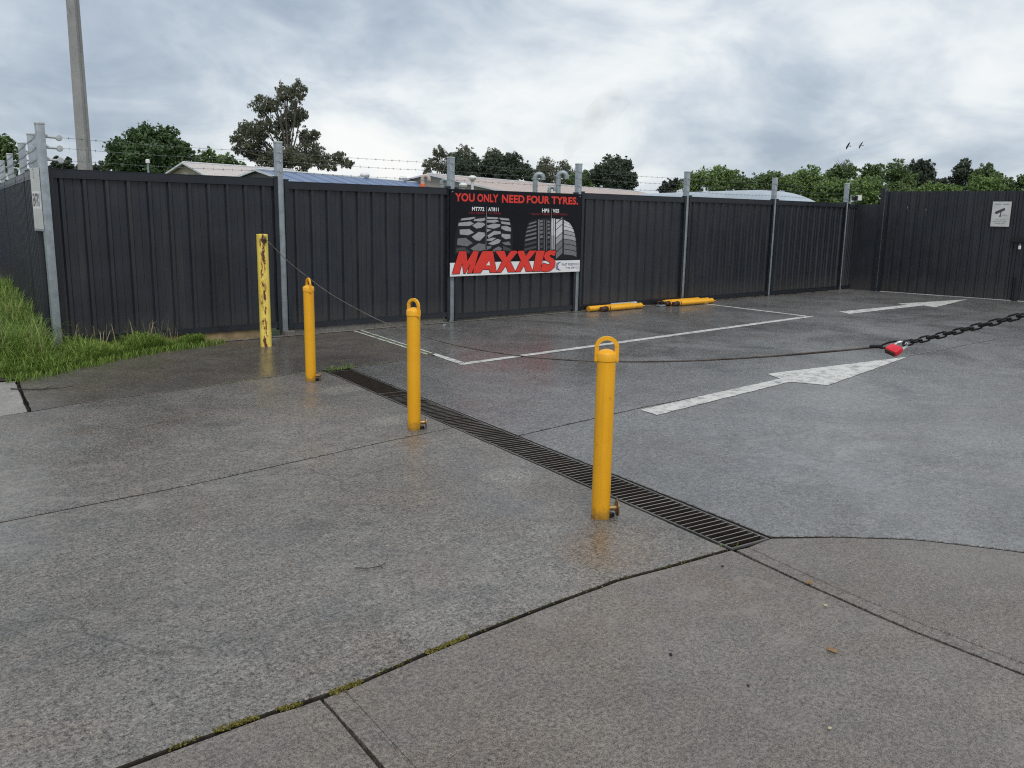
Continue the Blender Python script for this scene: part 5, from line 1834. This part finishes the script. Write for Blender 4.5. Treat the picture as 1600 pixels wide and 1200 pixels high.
def blade_object(name, V, n, mat):
    base = np.arange(n)[:, None] * 7
    q1 = base + np.array([0, 1, 2, 3])
    q2 = base + np.array([3, 2, 4, 5])
    t1 = base + np.array([5, 4, 6])
    me = bpy.data.meshes.new(name)
    me.vertices.add(n * 7)
    me.vertices.foreach_set('co', V.ravel())
    idx = np.concatenate([q1.ravel(), q2.ravel(), t1.ravel()]).astype(np.int32)
    starts = np.concatenate([np.arange(0, n * 8, 4), n * 8 + np.arange(0, n * 3, 3)]).astype(np.int32)
    me.loops.add(len(idx))
    me.loops.foreach_set('vertex_index', idx)
    me.polygons.add(n * 3)
    me.polygons.foreach_set('loop_start', starts)
    me.update(calc_edges=True)
    me.validate()
    me.materials.append(MATS[mat])
    o = bpy.data.objects.new(name, me)
    col.objects.link(o)
    return o


def grass():
    P, H = [], []
    # long grass on the verge beside the side fence
    n = 26000
    y = -1.25 + 9.0 * rng.random(n) ** 1.6
    xr = 0.1495 * y - 0.10
    x = xr - 2.3 * rng.random(n) ** 1.15
    keep = ~((y < -0.75) & (x > -0.12)) & ((x * 0.55 + y) > -1.62)
    x, y = x[keep], y[keep]
    c = np.sin(x * 5.1 + 1) * np.sin(y * 3.7) * 0.3 + np.sin(x * 11 + y * 9) * 0.15
    h = (0.30 + 0.10 * c + 0.08 * rng.normal(size=len(x))) * np.clip((y + 1.45) / 0.7, 0.35, 1.15)
    P.append(np.stack([x, y, np.zeros(len(x))], 1))
    H.append(np.clip(h, 0.06, 0.6))
    # weeds along the foot of the first bay
    n = 7500
    t = rng.random(n)
    x = -0.35 + 1.95 * t
    yb = np.interp(x, [-0.4, 0.0, 0.5, 1.0, 1.6], [-1.28, -0.98, -0.66, -0.42, -0.24])
    y = yb + (-0.06 - yb) * rng.random(n) ** 1.3
    h = (0.15 + 0.05 * np.sin(x * 9)) * (0.5 + rng.random(n)) * np.interp(x, [-0.3, 0.8, 1.6], [1.0, 0.95, 0.55])
    P.append(np.stack([x, y, np.zeros(n)], 1))
    H.append(np.clip(h, 0.04, 0.35))
    n = 900
    x = -0.75 + 2.6 * rng.random(n)
    yb = np.interp(x, [-0.8, -0.4, 0.0, 0.5, 1.0, 1.6, 2.0], [-1.45, -1.32, -1.02, -0.68, -0.44, -0.26, -0.14])
    y = yb - np.abs(rng.normal(0, 0.07, n))
    P.append(np.stack([x, y, np.zeros(n)], 1))
    H.append(np.clip(0.05 + 0.05 * rng.random(n), 0.03, 0.2))
    V, k = blades(np.vstack(P), np.concatenate(H), 0.75, 0.0075)
    g = blade_object('grass', V, k, 'grass_blade')
    tag(g, 'long green grass and weeds around the corner fence post', 'grass', kind='stuff')
    # seed stalks and dry stems
    n = 420
    y = -1.0 + 6 * rng.random(n) ** 1.5
    x = 0.1495 * y - 0.1 - 1.9 * rng.random(n)
    h = 0.35 + 0.22 * rng.random(n)
    x2 = rng.random(60) * 1.3
    y2 = -0.12 - 0.2 * rng.random(60)
    V, k = blades(np.vstack([np.stack([x, y, np.zeros(n)], 1), np.stack([x2, y2, np.zeros(60)], 1)]), np.concatenate([h, 0.22 + 0.2 * rng.random(60)]), 0.35, 0.006)
    g = blade_object('dry_stems', V, k, 'grass_dry')
    tag(g, 'dry seed stalks standing among the green grass', 'grass', kind='stuff')
    # blades in the joints and at the drain ends
    P, H = [], []
    for (x0, y0, x1, y1, n, hh) in ((0.6, -2.715, 2.9, -2.53, 150, 0.022), (3.40, -2.40, 3.70, -0.6, 160, 0.035), (1.95, -2.60, 2.25, -2.62, 50, 0.06), (1.10, -8.10, 1.16, -8.16, 7, 0.03)):
        t = rng.random(n)
        P.append(np.stack([x0 + (x1 - x0) * t, y0 + (y1 - y0) * t, np.full(n, -0.01)], 1) + rng.normal(0, 0.008, (n, 3)) * np.array([1, 1, 0]))
        H.append(hh * (0.5 + rng.random(n)))
    V, k = blades(np.vstack(P), np.concatenate(H), 0.9, 0.005)
    g = blade_object('joint_weeds', V, k, 'grass_blade')
    tag(g, 'small weeds growing in the concrete joints and drain ends', 'weeds', kind='stuff')
    # moss cushions in the curved front joint
    V, cnt = [], 0
    jx = [-1.9, -1.64, -1.47, -1.28, -1.11, -0.96, -0.67, -0.43, -0.12]
    jy = [-8.055, -8.057, -8.052, -8.062, -8.088, -8.082, -8.063, -8.055, -8.052]
    pts = []
    for a, b, dn in ((-1.60, -1.50, 40), (-1.46, -1.32, 170), (-1.25, -1.17, 120), (-1.07, -0.94, 210), (-0.90, -0.72, 25), (-0.66, -0.46, 260), (-0.4, 0.3, 30), (0.3, 1.1, 30)):
        x = a + (b - a) * rng.random(dn)
        y = np.interp(x, jx + [0.39, 0.68, 1.11], jy + [-8.06, -8.105, -8.16]) + rng.normal(0, 0.0065, dn)
        pts.append(np.stack([x, y, -0.004 + 0.008 * rng.random(dn)], 1))
    pts = np.vstack(pts)
    v, n = leaf_cloud([tuple(p) for p in pts], [0.004] * len(pts), [4] * len(pts), 0.0062)
    g = quads_object('moss', v, n, 'moss', None)
    tag(g, 'yellow-green moss in the curved joint of the foreground concrete', 'moss', kind='stuff')


grass()


# ------------------------------------------------------------------ litter on the concrete
def fallen_leaf(label, x, y, s, rot, mat):
    m = MB()
    pts = []
    for w in np.linspace(0, 2 * math.pi, 15)[:-1]:
        rr = s * (0.55 + 0.45 * abs(math.cos(w * 2.5)) * random.uniform(0.75, 1.2))
        q = Vector((rr * math.cos(w) * 1.5, rr * math.sin(w), 0.004 + 0.30 * s * abs(math.sin(w * 1.5)) * random.random() + 0.1 * s))
        q = Matrix.Rotation(rot, 3, 'Z') @ q
        pts.append((x + q.x, y + q.y, q.z))
    m.add(pts + [(x, y, 0.004)], [(i, (i + 1) % 14, 14) for i in range(14)])
    o = m.build('fallen_leaf', mat)
    return tag(o, label, 'leaf', 'fallen leaves on the concrete')


fallen_leaf('brown curled leaf caught in the joint right of the drain', 1.04, -8.63, 0.017, 0.4, 'leaf_brown')
fallen_leaf('brown curled leaf on the foreground slab near lower right', 0.54, -9.02, 0.018, 1.7, 'leaf_brown')
fallen_leaf('small pale leaf scrap just below the leaf in the joint', 0.88, -8.80, 0.010, 0.9, 'leaf_pale')
fallen_leaf('tiny pale scrap at the bottom of the foreground slab', 0.06, -9.28, 0.007, 0.2, 'leaf_pale')


def pebble(label, x, y, s):
    m = MB()
    bm = bmesh.new()
    bmesh.ops.create_icosphere(bm, subdivisions=2, radius=s)
    for q in bm.verts:
        q.co *= random.uniform(0.8, 1.15)
        q.co.z *= 0.7
    bm.verts.index_update()
    m.add([(x + q.co.x, y + q.co.y, q.co.z + s * 0.55) for q in bm.verts], [[q.index for q in f.verts] for f in bm.faces])
    bm.free()
    tag(m.build('pebble', 'pebble'), label, 'pebble', 'dark pebbles on the concrete')


pebble('black pebble on the middle of the foreground slab', 0.04, -8.65, 0.007)
pebble('black speck of gravel just below the near end of the drain', 0.89, -8.27, 0.007)
pebble('tiny black pebble low on the foreground slab', 0.08, -8.96, 0.005)


def twig(label, pts, r):
    m = MB()
    m.tube(pts, [r * (1 - 0.5 * i / (len(pts) - 1)) for i in range(len(pts))], 6)
    a, b = Vector(pts[len(pts) // 2]), Vector(pts[-1])
    d = (b - a)
    m.tube([a, a + Vector((d.x * 0.3 - d.y * 0.4, d.y * 0.3 + d.x * 0.4, 0.004))], [r * 0.7, r * 0.3], 5)
    tag(m.build('twig', 'twig_brown', None, 60), label, 'twig')


twig('thin dark twig lying across the pale slab at far left', [(-0.79, -1.86, 0.008), (-0.70, -1.98, 0.012), (-0.57, -2.04, 0.008), (-0.42, -2.10, 0.012), (-0.33, -2.10, 0.02)], 0.006)
twig('small curved twig on the wet driveway in the foreground', [(-0.46, -7.22, 0.004), (-0.42, -7.27, 0.008), (-0.36, -7.28, 0.006), (-0.31, -7.25, 0.004)], 0.0028)


# ------------------------------------------------------------------ birds
def bird(label, p, s, yaw, roll, mat):
    root = empty('bird', p, label, 'bird', 'birds in flight')
    rot = Matrix.Rotation(yaw, 3, 'Z') @ Matrix.Rotation(roll, 3, 'X')
    p = Vector(p)
    prof = [(-0.5, 0.01), (-0.42, 0.045), (-0.2, 0.085), (0.05, 0.10), (0.25, 0.075), (0.36, 0.055), (0.45, 0.055), (0.52, 0.03), (0.60, 0.006)]
    m = MB()
    m.tube([p + rot @ Vector((x * s, 0, 0)) for x, _ in prof], [r * s for _, r in prof], 8)
    m.build('body', mat, root, 60)
    for sd in (-1, 1):
        w = MB()
        top = [(0.25, 0.05), (0.30, 0.35), (0.18, 0.75), (-0.08, 1.15), (-0.14, 1.1), (-0.18, 0.7), (-0.16, 0.35), (-0.12, 0.05)]
        vs = [p + rot @ Vector((x * s, sd * y * s, (0.10 * y + 0.02) * s)) for x, y in top] + [p + rot @ Vector((x * s, sd * y * s, (0.10 * y - 0.01) * s)) for x, y in top]
        k = len(top)
        w.add(vs, [tuple(range(k)), tuple(range(2 * k - 1, k - 1, -1))] + [(i, k + i, k + (i + 1) % k, (i + 1) % k) for i in range(k)])
        w.build('wing', mat, root)
    tl = MB()
    tpts = [(-0.40, -0.05), (-0.85, -0.20), (-0.78, 0.0), (-0.85, 0.20), (-0.40, 0.05)]
    vs = [p + rot @ Vector((x * s, y * s, 0.01 * s)) for x, y in tpts] + [p + rot @ Vector((x * s, y * s, -0.01 * s)) for x, y in tpts]
    tl.add(vs, [tuple(range(5)), (9, 8, 7, 6, 5)] + [(i, 5 + i, 5 + (i + 1) % 5, (i + 1) % 5) for i in range(5)])
    tl.build('tail', mat, root)


bird('darker left bird of the two flying above the trees', (37.1, 11.11, 5.08), 0.19, R(150), R(48), 'bird_dark')
bird('paler right bird of the two flying above the trees', (40.0, 12.02, 5.33), 0.19, R(150), R(48), 'bird_grey')


# ------------------------------------------------------------------ faint brown smoke drifting up behind the trees
def smoke():
    k = bpy.data.materials.new('smoke')
    k.use_nodes = True
    nt = k.node_tree
    nt.nodes.clear()
    out = N(nt, 'ShaderNodeOutputMaterial')
    pv = N(nt, 'ShaderNodeVolumePrincipled')
    pv.inputs['Color'].default_value = (0.50, 0.40, 0.32, 1)
    pv.inputs['Anisotropy'].default_value = 0.2
    no = N(nt, 'ShaderNodeTexNoise')
    no.inputs['Scale'].default_value = 0.22
    no.inputs['Detail'].default_value = 4
    geo = N(nt, 'ShaderNodeNewGeometry')
    nt.links.new(geo.outputs['Position'], no.inputs['Vector'])
    rp_ = N(nt, 'ShaderNodeMapRange')
    rp_.inputs['From Min'].default_value = 0.36
    rp_.inputs['From Max'].default_value = 0.75
    rp_.inputs['To Min'].default_value = 0.0
    rp_.inputs['To Max'].default_value = 0.05
    nt.links.new(no.outputs['Fac'], rp_.inputs['Value'])
    nt.links.new(rp_.outputs[0], pv.inputs['Density'])
    nt.links.new(pv.outputs[0], out.inputs['Volume'])
    MATS['smoke'] = k
    m = MB()
    pts = [Vector(q) for q in ((137.0, 132.9, 13.5), (137.6, 132.3, 16.5), (138.9, 131.0, 19.5), (141.0, 129.0, 22.5), (143.4, 126.5, 25.5), (145.8, 123.8, 28.0))]
    m.tube(pts, [0.9, 1.6, 2.3, 3.0, 3.4, 2.4], 14)
    o = m.build('smoke', 'smoke', None, 80)
    tag(o, 'faint brownish smoke plume drifting above the far trees', 'smoke', kind='stuff')


smoke()
